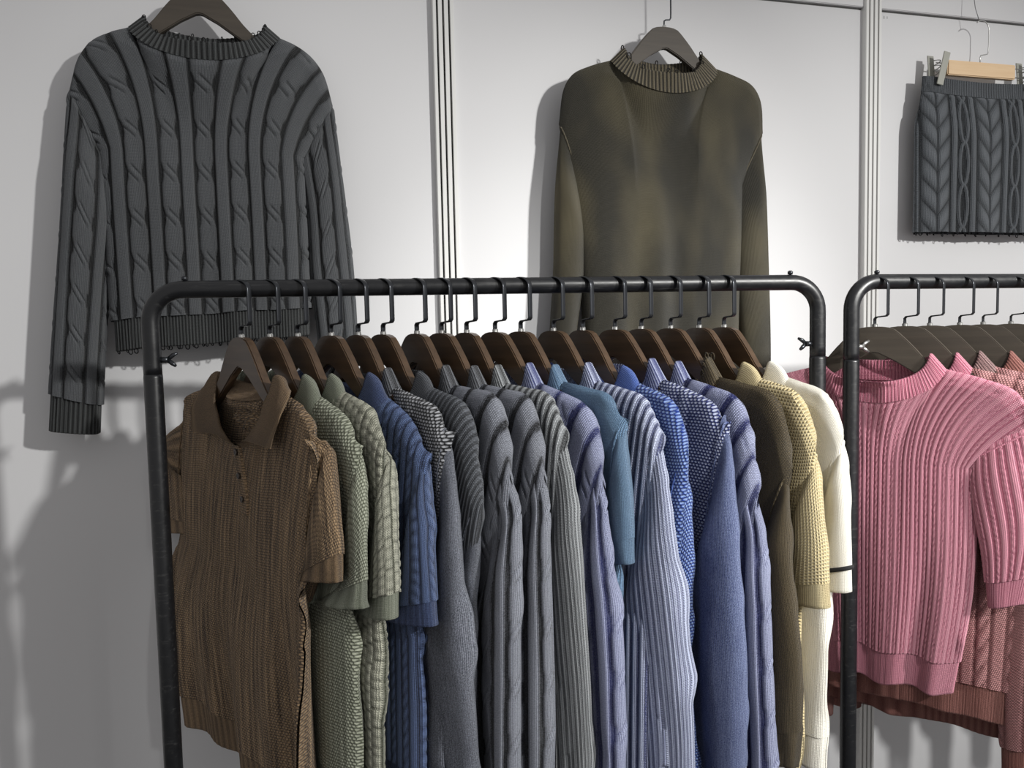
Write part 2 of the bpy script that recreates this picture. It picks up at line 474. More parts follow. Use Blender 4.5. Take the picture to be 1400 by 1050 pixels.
# ------------------------------------------------------------------ knit relief: functions of fabric metres (u across, v along)
def strand(x):
    return np.sqrt(np.clip(1 - x * x, 0, 1))
def rib(p, amp=0.0016, duty=1.0):
    def f(u, v):
        c = 0.5 + 0.5 * np.cos(2 * np.pi * u / p)
        c = c ** duty
        return amp * c, c
    return f
def flat(r=0.6):
    return lambda u, v: (0 * u, 0 * u + r)
def lozenge(uu, v, L):
    """cable of two flat strands; once per L one strand crosses over the other on a slant"""
    t = (v / L) % 1.0
    win = sst(t, 0.22, 0.42) * (1 - sst(t, 0.58, 0.78))
    c = -0.9 + 1.8 * sst(t, 0.20, 0.80)
    w = uu / (1 - 0.20 * win)
    full = strand(w) ** 0.55
    edge = np.exp(-((np.abs(uu - c) - 0.46) / 0.13) ** 2)
    top = strand((uu - c) / 0.55)
    h = full * (0.88 - 0.75 * edge * win)
    h = np.maximum(h, top * win * np.where(np.abs(w) < 1, full, 0))
    return np.where(np.abs(w) < 1, h, 0)
def rope(uu, v, L, slant=0.9):
    t = v / L + slant * uu * 0.5
    h = np.abs(np.cos(np.pi * t)) ** 0.6 * strand(uu) ** 0.7
    return np.where(np.abs(uu) < 1, h, 0)
def cables(P, band, cab, L, amp=0.003, kind=lozenge, phase=0.0, bh=0.75, off=0.0, stag=0.0):
    """period P: a plain band, a gap, a cable, a gap"""
    def f(u, v):
        k = np.floor((u + off) / P + 0.5)
        x = (u + off) - k * P
        hc = kind(x / (cab / 2), v + phase + stag * k, L)
        xb = np.abs(np.abs(x) - P / 2)
        hb = bh * np.clip((1 - (xb / (band / 2)) ** 6), 0, 1) ** 0.5
        h = np.maximum(hc, hb)
        return amp * h, np.clip(h, 0, 1) ** 0.8
    return f
def basket(p, q, amp=0.0022):
    def f(u, v):
        c = np.floor(u / p); r = v / q + 0.5 * (c % 2)
        fu = (u / p) % 1 - 0.5; fv = r % 1 - 0.5
        h = np.clip(1 - (2 * fu) ** 4, 0, 1) ** 0.5 * np.clip(1 - np.abs(2 * fv) ** 3, 0, 1) ** 0.5
        h = h * (0.75 + 0.5 * fu)
        return amp * h, np.clip(h, 0, 1)
    return f
def plait(P, L, amp=0.0035):
    """wide mirrored plaits (chevrons), plain ribs and pairs of thin ribs that meet again and again"""
    def f(u, v):
        k = np.floor(u / P + 0.5); x = u - k * P
        w = 0.25 * P
        uu = np.abs(x) / w
        t = v / L - uu * 0.85
        hp = (np.abs(np.cos(np.pi * t)) ** 0.5) * np.clip(1 - uu ** 5, 0, 1) * np.clip(uu * 7, 0.2, 1)
        xe = np.abs(np.abs(x) - P / 2)
        c = 0.0105 * np.abs(np.cos(np.pi * v / (2 * L))) ** 0.45
        hx = 0.75 * strand((xe - c) / 0.0045)
        hb = 0.85 * strand((xe - 0.0245) / 0.0068) ** 0.6
        h = np.maximum(np.maximum(np.where(uu < 1, hp, 0), hb), hx)
        return amp * h, np.clip(h, 0, 1)
    return f
# ------------------------------------------------------------------ garments
def normals(P, ref):
    du = np.gradient(P, axis=1); dv = np.gradient(P, axis=0)
    n = np.cross(du, dv)
    n /= np.linalg.norm(n, axis=2)[..., None] + 1e-12
    s = np.sign((n * ref).sum(2)); s[s == 0] = 1
    return n * np.sign(np.median(s)) if ref.ndim == 1 else n * np.sign(s.mean())
class Wave:
    """smooth pseudo-random folds"""
    def __init__(self, seed, fr, n=4):
        r = np.random.default_rng(seed)
        self.k = r.uniform(fr[0], fr[1], n); self.p = r.uniform(0, 6.28, n); self.s = r.uniform(-1.2, 1.2, n); self.a = r.uniform(0.5, 1, n); self.a /= self.a.sum()
    def __call__(self, a, b):
        return sum(A * np.sin(k * a + s * b + p) for A, k, s, p in zip(self.a, self.k, self.s, self.p))

class Garment:
    """One hung garment. Local frame: x along the hanger, -y the front, z up, origin at the hanger's top."""
    def __init__(g, name, W, rotz, label, cat, mats, group=None, **k):
        g.root = empty(name, W, rotz, label, cat, group)
        g.W = np.asarray(W, float); g.rotz = rotz
        g.ex = np.array([math.cos(rotz), math.sin(rotz), 0]); g.ey = np.array([-math.sin(rotz), math.cos(rotz), 0])
        g.m = mats
        d = dict(nw=0.098, zns=-0.066, nf=0.075, nb=0.018, yf=0.015, yb=0.014, tipR=(0.205, -0.10), seamR=(0.222, -0.17),
                 tipL=None, seamL=None, za=-0.36, hem=-0.62, half=0.205, halfhem=0.195, D=0.020, band=0.05, step=0.0035, seed=1,
                 fold=0.008, hemslope=0.0, xc=0.0, sides=None, fab=0.27, fine_left=False, d0=0.011, foldf=None, nexp=0.62)
        d.update(k); g.__dict__.update(d)
        if g.tipL is None: g.tipL = (-g.tipR[0], g.tipR[1])
        if g.seamL is None: g.seamL = (-g.seamR[0], g.seamR[1])
        g.wave = Wave(g.seed, (5, 15)); g.wave2 = Wave(g.seed + 50, (4, 10))
    def local(g, px, py):
        p = on_vplane(px, py, g.W[:2], g.ex[:2]) - g.W
        return float(p @ g.ex), float(p[2])
    def local_y(g, px, py, y):
        A = g.W + g.ey * y
        p = on_vplane(px, py, A[:2], g.ex[:2]) - A
        return float(p @ g.ex), float(p[2])
    def world(g, P):
        P = np.asarray(P)
        return g.W + P[..., :1] * g.ex + P[..., 1:2] * g.ey + P[..., 2:3] * np.array([0, 0, 1.0])
    def neck(g, al):
        """neckline loop; al = 0 front centre, pi/2 near side, pi back centre"""
        c = np.cos(al); s = np.sin(al)
        x = g.xc + g.nw * s
        y = -np.sign(c) * np.where(c > 0, g.yf, g.yb) * np.abs(c) ** g.nexp
        z = g.zns - np.where(c > 0, g.nf * np.abs(c) ** 1.15, g.nb * np.abs(c))
        return np.stack([x, y, z], -1)
    def tcurve(g, tip, seam):
        s = 1 if tip[0] > g.xc else -1
        ns = (g.xc + s * g.nw, g.zns)
        a = np.array([ns, ((ns[0] * 0.5 + tip[0] * 0.5), ns[1] * 0.5 + tip[1] * 0.5 + 0.006), (tip[0] - s * 0.014, tip[1] + 0.010), (tip[0] + s * 0.004, tip[1] - 0.016), seam])
        return a
    def body_grid(g, front):
        st = g.step
        TR, TL = g.tcurve(g.tipR, g.seamR), g.tcurve(g.tipL, g.seamL)
        aR = np.linalg.norm(np.diff(TR, axis=0), axis=1).sum()
        un = g.nw / (g.nw + aR)
        nR = int(g.fab / st); nL = nR if g.fine_left else max(28, nR // 4)
        if not front: nR, nL = max(40, nR // 2), max(24, nL // 2)
        u = np.r_[np.linspace(-1, 0, nL, endpoint=False), np.linspace(0, 1, nR)]
        # keep vertices exactly on the neck corners
        T = np.zeros((len(u), 2))
        inn = np.abs(u) <= un
        al = np.arcsin(np.clip(u / un, -1, 1))
        N = g.neck(al if front else math.pi - al)
        T[inn] = N[inn][:, [0, 2]]
        for sgn, C in ((1, TR), (-1, TL)):
            q = (~inn) & (np.sign(u) == sgn)
            T[q] = arc_spl(C, t=(np.abs(u[q]) - un) / (1 - un))
        sides = g.sides or [(g.za, -g.half + g.xc, g.half + g.xc), ((g.za + g.hem) / 2, -(g.half + g.halfhem) / 2 + g.xc, (g.half + g.halfhem) / 2 + g.xc), (g.hem, -g.halfhem + g.xc, g.halfhem + g.xc)]
        zs = np.array([s[0] for s in sides])[::-1]; xl = np.array([s[1] for s in sides])[::-1]; xr = np.array([s[2] for s in sides])[::-1]
        def X(z):
            a, b = spl(z, zs, xl), spl(z, zs, xr)
            return a, b
        a, b = X(np.array([g.za]))
        A = np.stack([a + (b - a) * (u + 1) / 2, np.full(len(u), g.za)], 1)
        rowst = st if front else st * 2
        nt = max(20, int(abs(g.za - g.zns) / rowst)); nb_ = max(20, int(abs(g.hem - g.za) / rowst))
        s = np.linspace(0, 1, nt)[:, None]
        we = 0.96 - 0.48 * np.abs(u) ** 6
        B1 = np.stack([A[:, 0] * we + T[:, 0] * (1 - we), T[:, 1] * 0.55 + A[:, 1] * 0.45], 1)
        top = ((1 - s) ** 2)[..., None] * T[None] + (2 * s * (1 - s))[..., None] * B1[None] + (s ** 2)[..., None] * A[None]
        hz = g.hem + g.hemslope * u + 0.004 * g.wave2(u * 1.3, 1.0)
        s2 = np.linspace(0, 1, nb_ + 1)[1:, None]
        z2 = g.za + (hz[None] - g.za) * s2
        a, b = X(z2)
        low = np.stack([a + (b - a) * (u[None] + 1) / 2, z2], -1)
        xz = np.concatenate([top, low])
        seg = np.linalg.norm(np.diff(xz, axis=0), axis=2)
        vt = np.concatenate([np.zeros((1, len(u))), np.cumsum(seg, 0)])
        uu = np.broadcast_to(u, vt.shape)
        e = np.sqrt(np.clip(1 - np.abs(uu) ** 7, 0, 1))
        dfull = (g.d0 + (g.D - g.d0) * sst(vt, 0.0, 0.28)) * e
        sd = -1 if front else 1
        dn = np.where(inn, np.abs(N[:, 1]), 0.0)[None]
        wn = 1 - sst(np.abs(uu), 0.45 * un, 1.35 * un)
        ell = 0.022 + 0.10 * wn
        k = wn * sst(vt / ell) + (1 - wn) * np.sqrt(np.clip(vt / ell, 0, 1)) 
        # smooth change of behaviour around the neck corner
        dep = dn + (dfull - dn) * k
        zz = xz[..., 1]
        gr = sst(g.zns - 0.10 - zz, 0.0, abs(g.hem - g.zns) * 0.8)
        yo = g.fold * gr * g.wave(uu * 1.0, zz * 3) * (1 - 0.6 * np.abs(uu) ** 3)
        yo2 = 0.35 * g.fold * gr * g.wave2(uu * 2.2 + (3 if front else 0), zz * 5)
        if g.foldf is not None: yo = yo + g.foldf(uu, zz)
        y = sd * dep + yo + yo2 * e
        P = np.stack([xz[..., 0], y, zz], -1)
        v = vt - vt[-1:, :]
        um = uu * g.fab
        return P, um, v, u, un, vt
    def body(g, pat, hempat=None, hemname='hem_band', backpat=None):
        for front in (True, False):
            P, um, v, u, un, vt = g.body_grid(front)
            nrm = normals(P, np.array([0, -1.0 if front else 1.0, 0]))
            h, r = (pat if front or backpat is None else backpat)(um, v)
            hb, rb = (hempat or flat(0.5))(um, v)
            isb = (v > -g.band) & (v < 1) if hempat is not None else np.zeros_like(v, bool)
            fade = np.clip(vt / 0.012, 0, 1)
            rowb = np.where(isb.all(1))[0]
            cut = rowb[0] if len(rowb) else len(P) - 1
            Pd = P.copy()
            Pd[:cut + 1] += (nrm * (h * fade)[..., None])[:cut + 1]
            uv = np.stack([um, v], -1)
            g.grids = getattr(g, 'grids', {})
            g.grids[front] = (Pd, nrm, u, P)
            lo_ = cut
            if 'lower' in g.m:                         # yoke knitted differently from the rest of the body
                lo_ = int(np.argmin(np.abs(P[:, len(u) // 2, 2] - g.za)))
                grid_obj('lower_front' if front else 'lower_back', P[lo_:cut + 1], g.m['lower'], g.root, uv[lo_:cut + 1], r[lo_:cut + 1] * 0 + 0.5)
            main = grid_obj('front' if front else 'back', Pd[:lo_ + 1], g.m['body'], g.root, uv[:lo_ + 1], r[:lo_ + 1])
            # hem: own band, edge turned inwards
            Pb = P[cut:] + (nrm * hb[..., None])[cut:] - nrm[cut:] * 0.0015
            rb_ = rb[cut:]; uvb = uv[cut:]
            if len(Pb) < 2:
                Pb = P[-2:]; rb_ = rb[-2:]; uvb = uv[-2:]
            last = Pb[-1]; ln = nrm[-1]
            turn = np.stack([last - ln * 0.0022 + np.array([0, 0, -0.0012]), last - ln * 0.0044 + np.array([0, 0, 0.001]), last - ln * 0.0046 + np.array([0, 0, 0.022])])
            Pb = np.concatenate([Pb, turn]); rb_ = np.concatenate([rb_, np.repeat(rb_[-1:], 3, 0)]); 
            uvb = np.concatenate([uvb, np.repeat(uvb[-1:], 3, 0)])
            grid_obj(hemname, Pb, g.m.get('rib', g.m['body']), g.root, uvb, rb_)
    def sleeve(g, side, O, I, pat, cuffpat, cufflen, b=0.020, step=None, fit=None, seed=0, fold=0.006, b0=None, circ=None, ydrift=0.0, cufftight=1.0, exp=0.8):
        """side +1 near / -1 far; O outer edge, I inner edge: lists of (x, z) or (x, y, z)"""
        st = step or g.step
        to3 = lambda q: np.array([(p[0], 0.0, p[1]) if len(p) == 2 else p for p in q], float)
        O, I = to3(O), to3(I)
        Ln = np.linalg.norm(np.diff(O, axis=0), axis=1).sum()
        nr = max(30, int(Ln / st))
        o, i_ = arc_spl(O, nr), arc_spl(I, nr)
        s = np.linspace(0, 1, nr)
        c = (o + i_) / 2; a = (o - i_) / 2
        wid = np.linalg.norm(a, axis=1)
        if b0 is None: b0 = 0.008
        bb = b0 + (b - b0) * sst(s, 0.0, 0.22)
        nc = max(48, int((circ or 0.30) / st))
        ph = np.linspace(0, 2 * math.pi, nc + 1) - math.pi        # seam at the inner edge
        cs, sn = np.cos(ph), np.sin(ph)
        sn = np.sign(sn) * np.abs(sn) ** exp
        c[:, 1] += ydrift * s
        P = c[:, None] + a[:, None] * cs[None, :, None]
        w1 = Wave(g.seed * 7 + seed, (1.0, 3.2)); 
        am = fold * sst(s, 0.05, 0.5)
        SS, PP = np.meshgrid(s, ph, indexing='ij')
        per = lambda q: 0.5 * (w1(q, SS * 4 * side) + w1(-q, SS * 4 * side))
        P[..., 1] -= (bb[:, None] * sn[None])
        nrm = P - c[:, None]
        nrm = np.cross(np.gradient(P, axis=1), np.gradient(P, axis=0)); nrm /= np.linalg.norm(nrm, axis=2)[..., None] + 1e-12
        if ((nrm * (P - c[:, None])).sum(2)).mean() < 0: nrm = -nrm
        P = P + nrm * (am[:, None] * per(PP * 1.0))[..., None]
        if fit is not None:                                        # lay the outer fold where the photograph shows it
            fy = np.array([f[1] for f in fit], float); fx = np.array([f[0] for f in fit], float)
            X, Y = proj(g.world(P))
            j = X.argmax(1); mx = X[np.arange(nr), j]; my = Y[np.arange(nr), j]
            want = np.interp(my, fy, fx)
            dpx = (F * (g.ey @ RT)) / ((g.world(P[np.arange(nr), j]) - CAM) @ FW)
            sm = lambda q: np.convolve(np.pad(q, 10, mode='edge'), np.ones(21) / 21, 'valid') * sst(s, 0.0, 0.12)
            sh = (want - mx) / dpx
            P[..., 1] += sm(np.clip(sh, -0.006, 0.05))[:, None]
            dpx2 = (F * (g.ex @ RT)) / ((g.world(P[np.arange(nr), j]) - CAM) @ FW) + 180
            P[..., 0] += sm(np.clip((sh + 0.006) * dpx / dpx2, -0.05, 0))[:, None]
        um = PP / (2 * math.pi) * (circ or 0.30)
        v = SS * Ln - Ln
        h, r = pat(um, v); hc, rc = cuffpat(um, v)
        cut = int(np.searchsorted(v[:, 0], -cufflen)) if cufflen > 0 else nr - 1
        fade = np.clip((v + Ln) / 0.012, 0, 1)
        uv = np.stack([um, v], -1)
        sl = grid_obj('sleeve', (P + nrm * (h * fade)[..., None])[:cut + 1], g.m.get('sleeve', g.m['body']), g.root, uv[:cut + 1], r[:cut + 1])
        Q = (P + nrm * (hc - 0.0012)[..., None])[cut:]
        if len(Q) > 1:
            last = Q[-1]; ln = nrm[-1]
            turn = np.stack([last - ln * 0.0022 + np.array([0, 0, -0.0014]), last - ln * 0.0044 + np.array([0, 0, 0.0005]), last - ln * 0.0046 + np.array([0, 0, 0.03])])
            Q = np.concatenate([Q, turn])
            grid_obj('cuff', Q, g.m.get('rib', g.m['body']), sl, np.concatenate([uv[cut:], np.repeat(uv[-1:], 3, 0)]), np.concatenate([rc[cut:], np.repeat(rc[-1:], 3, 0)]))
        g.last_sleeve = (P, nrm, v, um)
        if side > 0 or g.fine_left:
            r_ = max(3, int(0.010 / st))
            sub = P[r_][::max(1, nc // 90)] + nrm[r_][::max(1, nc // 90)] * 0.0006
            V, Fc, _ = tube_arrays(sub, 0.0017, 6, up=(0.3, 0.2, 1))
            mesh_obj('armhole_seam', V, Fc, g.m.get('sleeve', g.m.get('rib')), g.root, True, V[:, [0, 2]], np.full(len(V), 0.5))
        return sl
    def neckband(g, h, p=0.0052, amp=0.0014, lean=1.30, flare=0.0, thick=0.003, mat=None, n=None, name='neckband'):
        per = 2 * math.pi * 0.5 * (g.nw + g.yf)
        n = n or 420
        al = np.linspace(0, 2 * math.pi, n)
        B = g.neck(al)
        out = np.stack([np.sin(al) * 0.9, -np.cos(al) * 0.8, 0 * al], -1)
        d = -out * lean * (np.abs(np.sin(al)) ** 1.5)[:, None] + np.array([0, 0, 1.0]) + out * (0.25 * np.clip(np.cos(al), 0, 1))[:, None] * 0
        d /= np.linalg.norm(d, axis=1)[:, None]
        ks = np.linspace(-0.12, 1, 9)
        seg = np.linalg.norm(np.diff(B, axis=0), axis=1); um = np.r_[0, np.cumsum(seg)]
        um = um / um[-1] * round(um[-1] / p) * p
        hh, rr = rib(p, amp, 1.5)(um, um)
        rows = [B + d * (h * k) + out * (0.003 + hh - 0.001 + flare * max(k, 0) ** 2 * h)[:, None] for k in ks]
        top = rows[-1]
        rows.append(top + d * 0.0018 - out * (thick * 0.5))
        rows.append(top + d * 0.0006 - out * thick)
        for k in (0.6, 0.2, -0.1):
            rows.append(B + d * (h * k) - out * (thick - flare * max(k, 0) ** 2 * h - hh)[:, None])
        P = np.array(rows)
        uv = np.stack([np.broadcast_to(um, P.shape[:2]), np.broadcast_to(np.linspace(0, 2 * h, len(P))[:, None], P.shape[:2])], -1)
        o = grid_obj(name, P, mat or g.m.get('rib', g.m['body']), g.root, uv, np.broadcast_to(rr, P.shape[:2]))
        g.nb_top = top; g.nb_al = al
        return o
    def collar(g, stand=0.026, E=None, al0=0.10, thick=0.003, mat=None):
        """fold-over polo collar; E: spline of (angle, x, y, z) of the leaf's outer edge for the near half, mirrored"""
        n = 120
        a = np.linspace(al0, 2 * math.pi - al0, n)
        am = np.where(a <= math.pi, a, 2 * math.pi - a); sg = np.where(a <= math.pi, 1.0, -1.0)
        B = g.neck(a)
        if E is None:
            E = [(al0, 0.055, -0.036, -0.062 - 0.118), (0.9, 0.092, -0.030, -0.062 - 0.062), (1.57, 0.118, -0.004, -0.062 - 0.012), (2.2, 0.085, 0.032, -0.070), (3.1416, 0.0, 0.040, -0.082)]
        E = np.array(E)
        e = spl(np.clip(am, E[0, 0], math.pi), E[:, 0], E[:, 1:])
        e[:, 0] = g.xc + e[:, 0] * sg
        out = np.stack([np.sin(a), -np.cos(a) * 0.7, 0 * a], -1)
        fr = np.clip(np.cos(a), 0, 1)
        hs = stand * (1 - 0.55 * fr ** 2)
        Fd = B + np.stack([0 * a, 0 * a, hs], -1) + out * 0.004 - np.stack([np.sin(a) * 0.006, 0 * a, 0 * a], -1)
        rows = [B - out * 0.002 + np.array([0, 0, -0.004]), B * 0.5 + Fd * 0.5 - out * 0.002, Fd - out * 0.001]
        m = 12
        for t in np.linspace(0, 1, m):
            q = Fd + (e - Fd) * t
            bul = (0.0035 * np.sin(math.pi * min(t * 1.3, 1)) + 0.003 * (1 - t))
            q = q + out * bul + np.array([0, 0, 0.0045 * math.sin(math.pi * t) * (1 - t) * 2])
            rows.append(q)
        last = rows[-1]
        rows += [last - out * 0.0015 + np.array([0, 0, -0.001]), last - out * 0.0032, last - out * 0.0034 + (Fd - e) * 0.3]
        P = np.array(rows)
        seg = np.r_[0, np.cumsum(np.linalg.norm(np.diff(Fd, axis=0), axis=1))]
        uv = np.stack([np.broadcast_to(seg, P.shape[:2]), np.broadcast_to(np.linspace(0, 0.12, len(P))[:, None], P.shape[:2])], -1)
        rel = np.full(P.shape[:2], 0.45); rel[m + 1:m + 4] = 0.95  # paler rim paints a lit line along the leaf's edge
        rel[:, :1] = 0.95; rel[:, -1:] = 0.95
        return grid_obj('collar', P, mat or g.m.get('collar', g.m.get('rib', g.m['body'])), g.root, uv, rel)
    def front_at(g, x, z):
        P, nrm, u, P0_ = g.grids[True]
        d = (P[..., 0] - x) ** 2 + (P[..., 2] - z) ** 2
        k = np.unravel_index(d.argmin(), d.shape)
        p = P[k].copy(); near = d < 0.005 ** 2
        if near.any(): p[1] = P[..., 1][near].min()
        return p, nrm[k]
    def placket(g, x0, z0, x1, z1, w, buttons, bmat):
        n = 24
        ts = np.linspace(0, 1, n)
        rows = []
        for off, lift in ((-1.0, -0.001), (-0.96, 0.0042), (-0.5, 0.005), (0, 0.0052), (0.5, 0.005), (0.96, 0.0042), (1.0, -0.001)):
            r = []
            for t in ts:
                x = x0 + (x1 - x0) * t + off * w / 2; z = z0 + (z1 - z0) * t
                p, nn = g.front_at(x, z)
                r.append([x, p[1] - (0.0022 + 0.1 * lift if lift > 0 else lift), z])
            r = np.array(r); r[:, 1] = np.convolve(np.pad(r[:, 1], 3, mode='edge'), np.ones(7) / 7, 'valid')
            rows.append(r)
        P = np.array(rows)
        uv = np.stack([P[..., 0], P[..., 2]], -1)
        rel = np.full(P.shape[:2], 0.35); rel[[0, 1, -2, -1]] = 1.0  # pale borders are painted highlights on the strip's edges
        pk = grid_obj('placket', P, g.m.get('collar', g.m['body']), g.root, uv, rel)
        for t in buttons:
            x = x0 + (x1 - x0) * t; z = z0 + (z1 - z0) * t
            p, nn = g.front_at(x, z)
            y = p[1] - 0.0030
            prof = [(0.0, 0.0030), (0.0020, 0.0022), (0.0030, 0.0030), (0.0040, 0.0030), (0.0045, 0.0020), (0.0045, 0.0), (0.0, 0.0)]
            aa = np.linspace(0, 2 * math.pi, 17)[:-1]
            V = np.array([[(x + r * math.cos(q), y - hh, z + r * math.sin(q)) for q in aa] for r, hh in prof])
            i = np.arange(V.shape[0] * 16).reshape(-1, 16)
            Fc = np.stack([i[:-1], np.roll(i[:-1], -1, 1), np.roll(i[1:], -1, 1), i[1:]], -1).reshape(-1, 4)
            mesh_obj('button', V, Fc, bmat, g.root)
    def yarn_loops(g, pts, dirs, mat, r=0.0007, size=(0.005, 0.009), name='yarn_loop'):
        for p, d in zip(pts, dirs):
            h = random.uniform(*size); w = h * random.uniform(0.35, 0.6)
            t = np.linspace(0, 1, 11)
            side = np.array([1.0, 0.1 * random.uniform(-1, 1), 0]); 
            q = p + np.outer(np.sin(math.pi * t) * h, d) + np.outer(w * np.cos(math.pi * (1 - t)) * (0.6 + 0.5 * np.sin(math.pi * t)), side) + np.outer(np.sin(math.pi * t) * random.uniform(-0.003, 0.003), (0, 1, 0))
            tube(name, q, r, mat, g.root, n=5)

# ------------------------------------------------------------------ neighbours on a rail press against each other instead of passing through
def blur(A, n):
    k = np.ones(2 * n + 1) / (2 * n + 1)
    for ax in (0, 1):
        A = np.apply_along_axis(lambda r: np.convolve(np.pad(r, n, mode='edge'), k, 'valid'), ax, A)
    return A
def spread(A, f):
    for ax in (0, 1):
        p = np.pad(A, [(1, 1) if a == ax else (0, 0) for a in (0, 1)], mode='edge')
        n = A.shape[ax]
        A = f(f(np.take(p, range(0, n), ax), np.take(p, range(1, n + 1), ax)), np.take(p, range(2, n + 2), ax))
    return A
def press_apart(gs, w=0.45, gap=0.0012, tmin=0.013, rounds=7, cell=0.008, post=None):
    """squeeze overlapping neighbours (ordered along the rail) flat against a surface between them"""
    rz = float(np.mean([g.rotz for g in gs]))
    e = np.array([-math.sin(rz), math.cos(rz), 0.0]); a = np.array([math.cos(rz), math.sin(rz), 0.0])
    parts = []
    for g in gs:
        st, objs = [g.root], []
        while st:
            o = st.pop(); st += list(o.children)
            if o.type == 'MESH': objs.append(o)
        co = []
        for o in objs:
            q = np.zeros(len(o.data.vertices) * 3, np.float32); o.data.vertices.foreach_get('co', q); co.append(q.reshape(-1, 3))
        n = np.cumsum([0] + [len(q) for q in co])
        parts.append([g, objs, n, g.world(np.concatenate(co).astype(float))])
    allp = np.concatenate([p[3] for p in parts])
    a0, a1 = (allp @ a).min() - 0.02, (allp @ a).max() + 0.02; z0, z1 = allp[:, 2].min() - 0.02, allp[:, 2].max() + 0.02
    na, nz = int((a1 - a0) / cell) + 1, int((z1 - z0) / cell) + 1
    N = len(gs); BIG = 1e3
    za = z0 + (np.arange(nz) + 0.5) * cell; aa = a0 + (np.arange(na) + 0.5) * cell
    def filled(D, m, n):
        """mean of the known cells around, carried on into the empty ones"""
        num, den = D * m, m.astype(float)
        for k in (n, 3 * n, 9 * n):
            bn, bd = blur(num, k), blur(den, k)
            D = np.where(bd > 1e-3, bn / np.maximum(bd, 1e-3), 0) if k == n else np.where(seen, D, np.where(bd > 1e-3, bn / np.maximum(bd, 1e-3), 0))
            seen = (bd > 1e-3) if k == n else (seen | (bd > 1e-3))
        return D
    for r in range(rounds):
        LO = np.full((N, na, nz), BIG); HI = np.full((N, na, nz), -BIG)
        for i, (g, objs, n, P) in enumerate(parts):
            ia = ((P @ a - a0) / cell).astype(int); iz = ((P[:, 2] - z0) / cell).astype(int); pe = P @ e
            np.minimum.at(LO[i], (ia, iz), pe); np.maximum.at(HI[i], (ia, iz), pe)
            LO[i] = spread(LO[i], np.minimum); HI[i] = spread(HI[i], np.maximum)
        has = LO < BIG / 2
        lo, hi = LO.copy(), HI.copy()
        # the hanger stays inside its garment
        hlo = np.full_like(LO, BIG); hhi = np.full_like(HI, -BIG)
        for i, g in enumerate(gs):
            t = (aa - g.W @ a) / (g.ex @ a)
            pl = g.W @ e + t * (g.ex @ e)
            m = (np.abs(t) < 0.21)[:, None] & (za > g.W[2] - 0.15)[None]
            hlo[i] = np.where(m, pl[:, None] - 0.0075, BIG); hhi[i] = np.where(m, pl[:, None] + 0.0075, -BIG)
        for it in range(80):
            for i in range(N - 1):
                # the next garment that really stands in this cell
                m = has[i]
                todo = m.copy()
                for j in range(i + 1, min(i + 4, N)):
                    q = todo & has[j]
                    o = np.where(q, np.clip(hi[i] - lo[j] + gap, 0, None), 0)
                    hi[i] -= o * w; lo[j] += o * (1 - w)
                    todo = todo & ~has[j]
                    lo[i] = np.where(has[i], np.minimum(lo[i], hi[i] - tmin), lo[i]); hi[j] = np.where(has[j], np.maximum(hi[j], lo[j] + tmin), hi[j])
            lo = np.where(has, np.minimum(lo, hlo), lo); hi = np.where(has, np.maximum(hi, hhi), hi)
            if post is not None:                           # an upright stands in front of the first garment
                da = np.abs(aa - post @ a[:2])
                lim = np.where(da < 0.028, post @ e[:2] + 0.0155, -BIG)[:, None]
                lo[0] = np.where(has[0], np.maximum(lo[0], lim), lo[0]); hi[0] = np.where(has[0], np.maximum(hi[0], lo[0] + tmin), hi[0])
        nb = 2 if r < 4 else 1
        for i, (g, objs, n, P) in enumerate(parts):
            dl = filled(np.where(has[i], lo[i] - LO[i], 0), has[i], nb); dh = filled(np.where(has[i], hi[i] - HI[i], 0), has[i], nb)
            L_ = np.where(has[i], LO[i], 0); H_ = np.where(has[i], HI[i], 0)
            fa = np.clip((P @ a - a0) / cell - 0.5, 0, na - 1.001); fz = np.clip((P[:, 2] - z0) / cell - 0.5, 0, nz - 1.001)
            ia, iz = fa.astype(int), fz.astype(int); ta, tz = fa - ia, fz - iz
            def S(A): return (A[ia, iz] * (1 - ta) * (1 - tz) + A[ia + 1, iz] * ta * (1 - tz) + A[ia, iz + 1] * (1 - ta) * tz + A[ia + 1, iz + 1] * ta * tz)
            ja = ((P @ a - a0) / cell).astype(int); jz = ((P[:, 2] - z0) / cell).astype(int)
            l, h = L_[ja, jz], H_[ja, jz]
            f = np.clip((P @ e - l) / np.maximum(h - l, 1e-4), 0, 1)
            keep = 1 - sst(P[:, 2], g.W[2] - 0.095, g.W[2] - 0.070)      # necks and collars stay as they sit on the hanger
            parts[i][3] = P + e * ((S(dl) * (1 - f) + S(dh) * f) * keep)[:, None]
    for g, objs, n, P in parts:
        d = P - g.W
        Q = np.stack([d @ g.ex, d @ g.ey, d[:, 2]], 1).astype(np.float32)
        for k, o in enumerate(objs):
            o.data.vertices.foreach_set('co', Q[n[k]:n[k + 1]].ravel()); o.data.update()

# ------------------------------------------------------------------ the long rail of knitwear
WOODZ = 1.430
def place(A, dirv, wood, tip, half=0.21, zt=1.33, w_z=WOODZ, rg=(-5, 60)):
    W = on_vplane(wood[0], wood[1], A, dirv); W[2] = w_z
    best = (1e9, 0)
    for th in np.radians(np.arange(*rg, 0.25)):
        d = np.array([dirv[0] * math.sin(th) + dirv[1] * math.cos(th), dirv[1] * math.sin(th) - dirv[0] * math.cos(th)])
        x, y = proj(np.array([W[0] + half * d[0], W[1] + half * d[1], zt]))
        if abs(x - tip[0]) < best[0]: best = (abs(x - tip[0]), math.atan2(d[1], d[0]))
    return W, best[1]

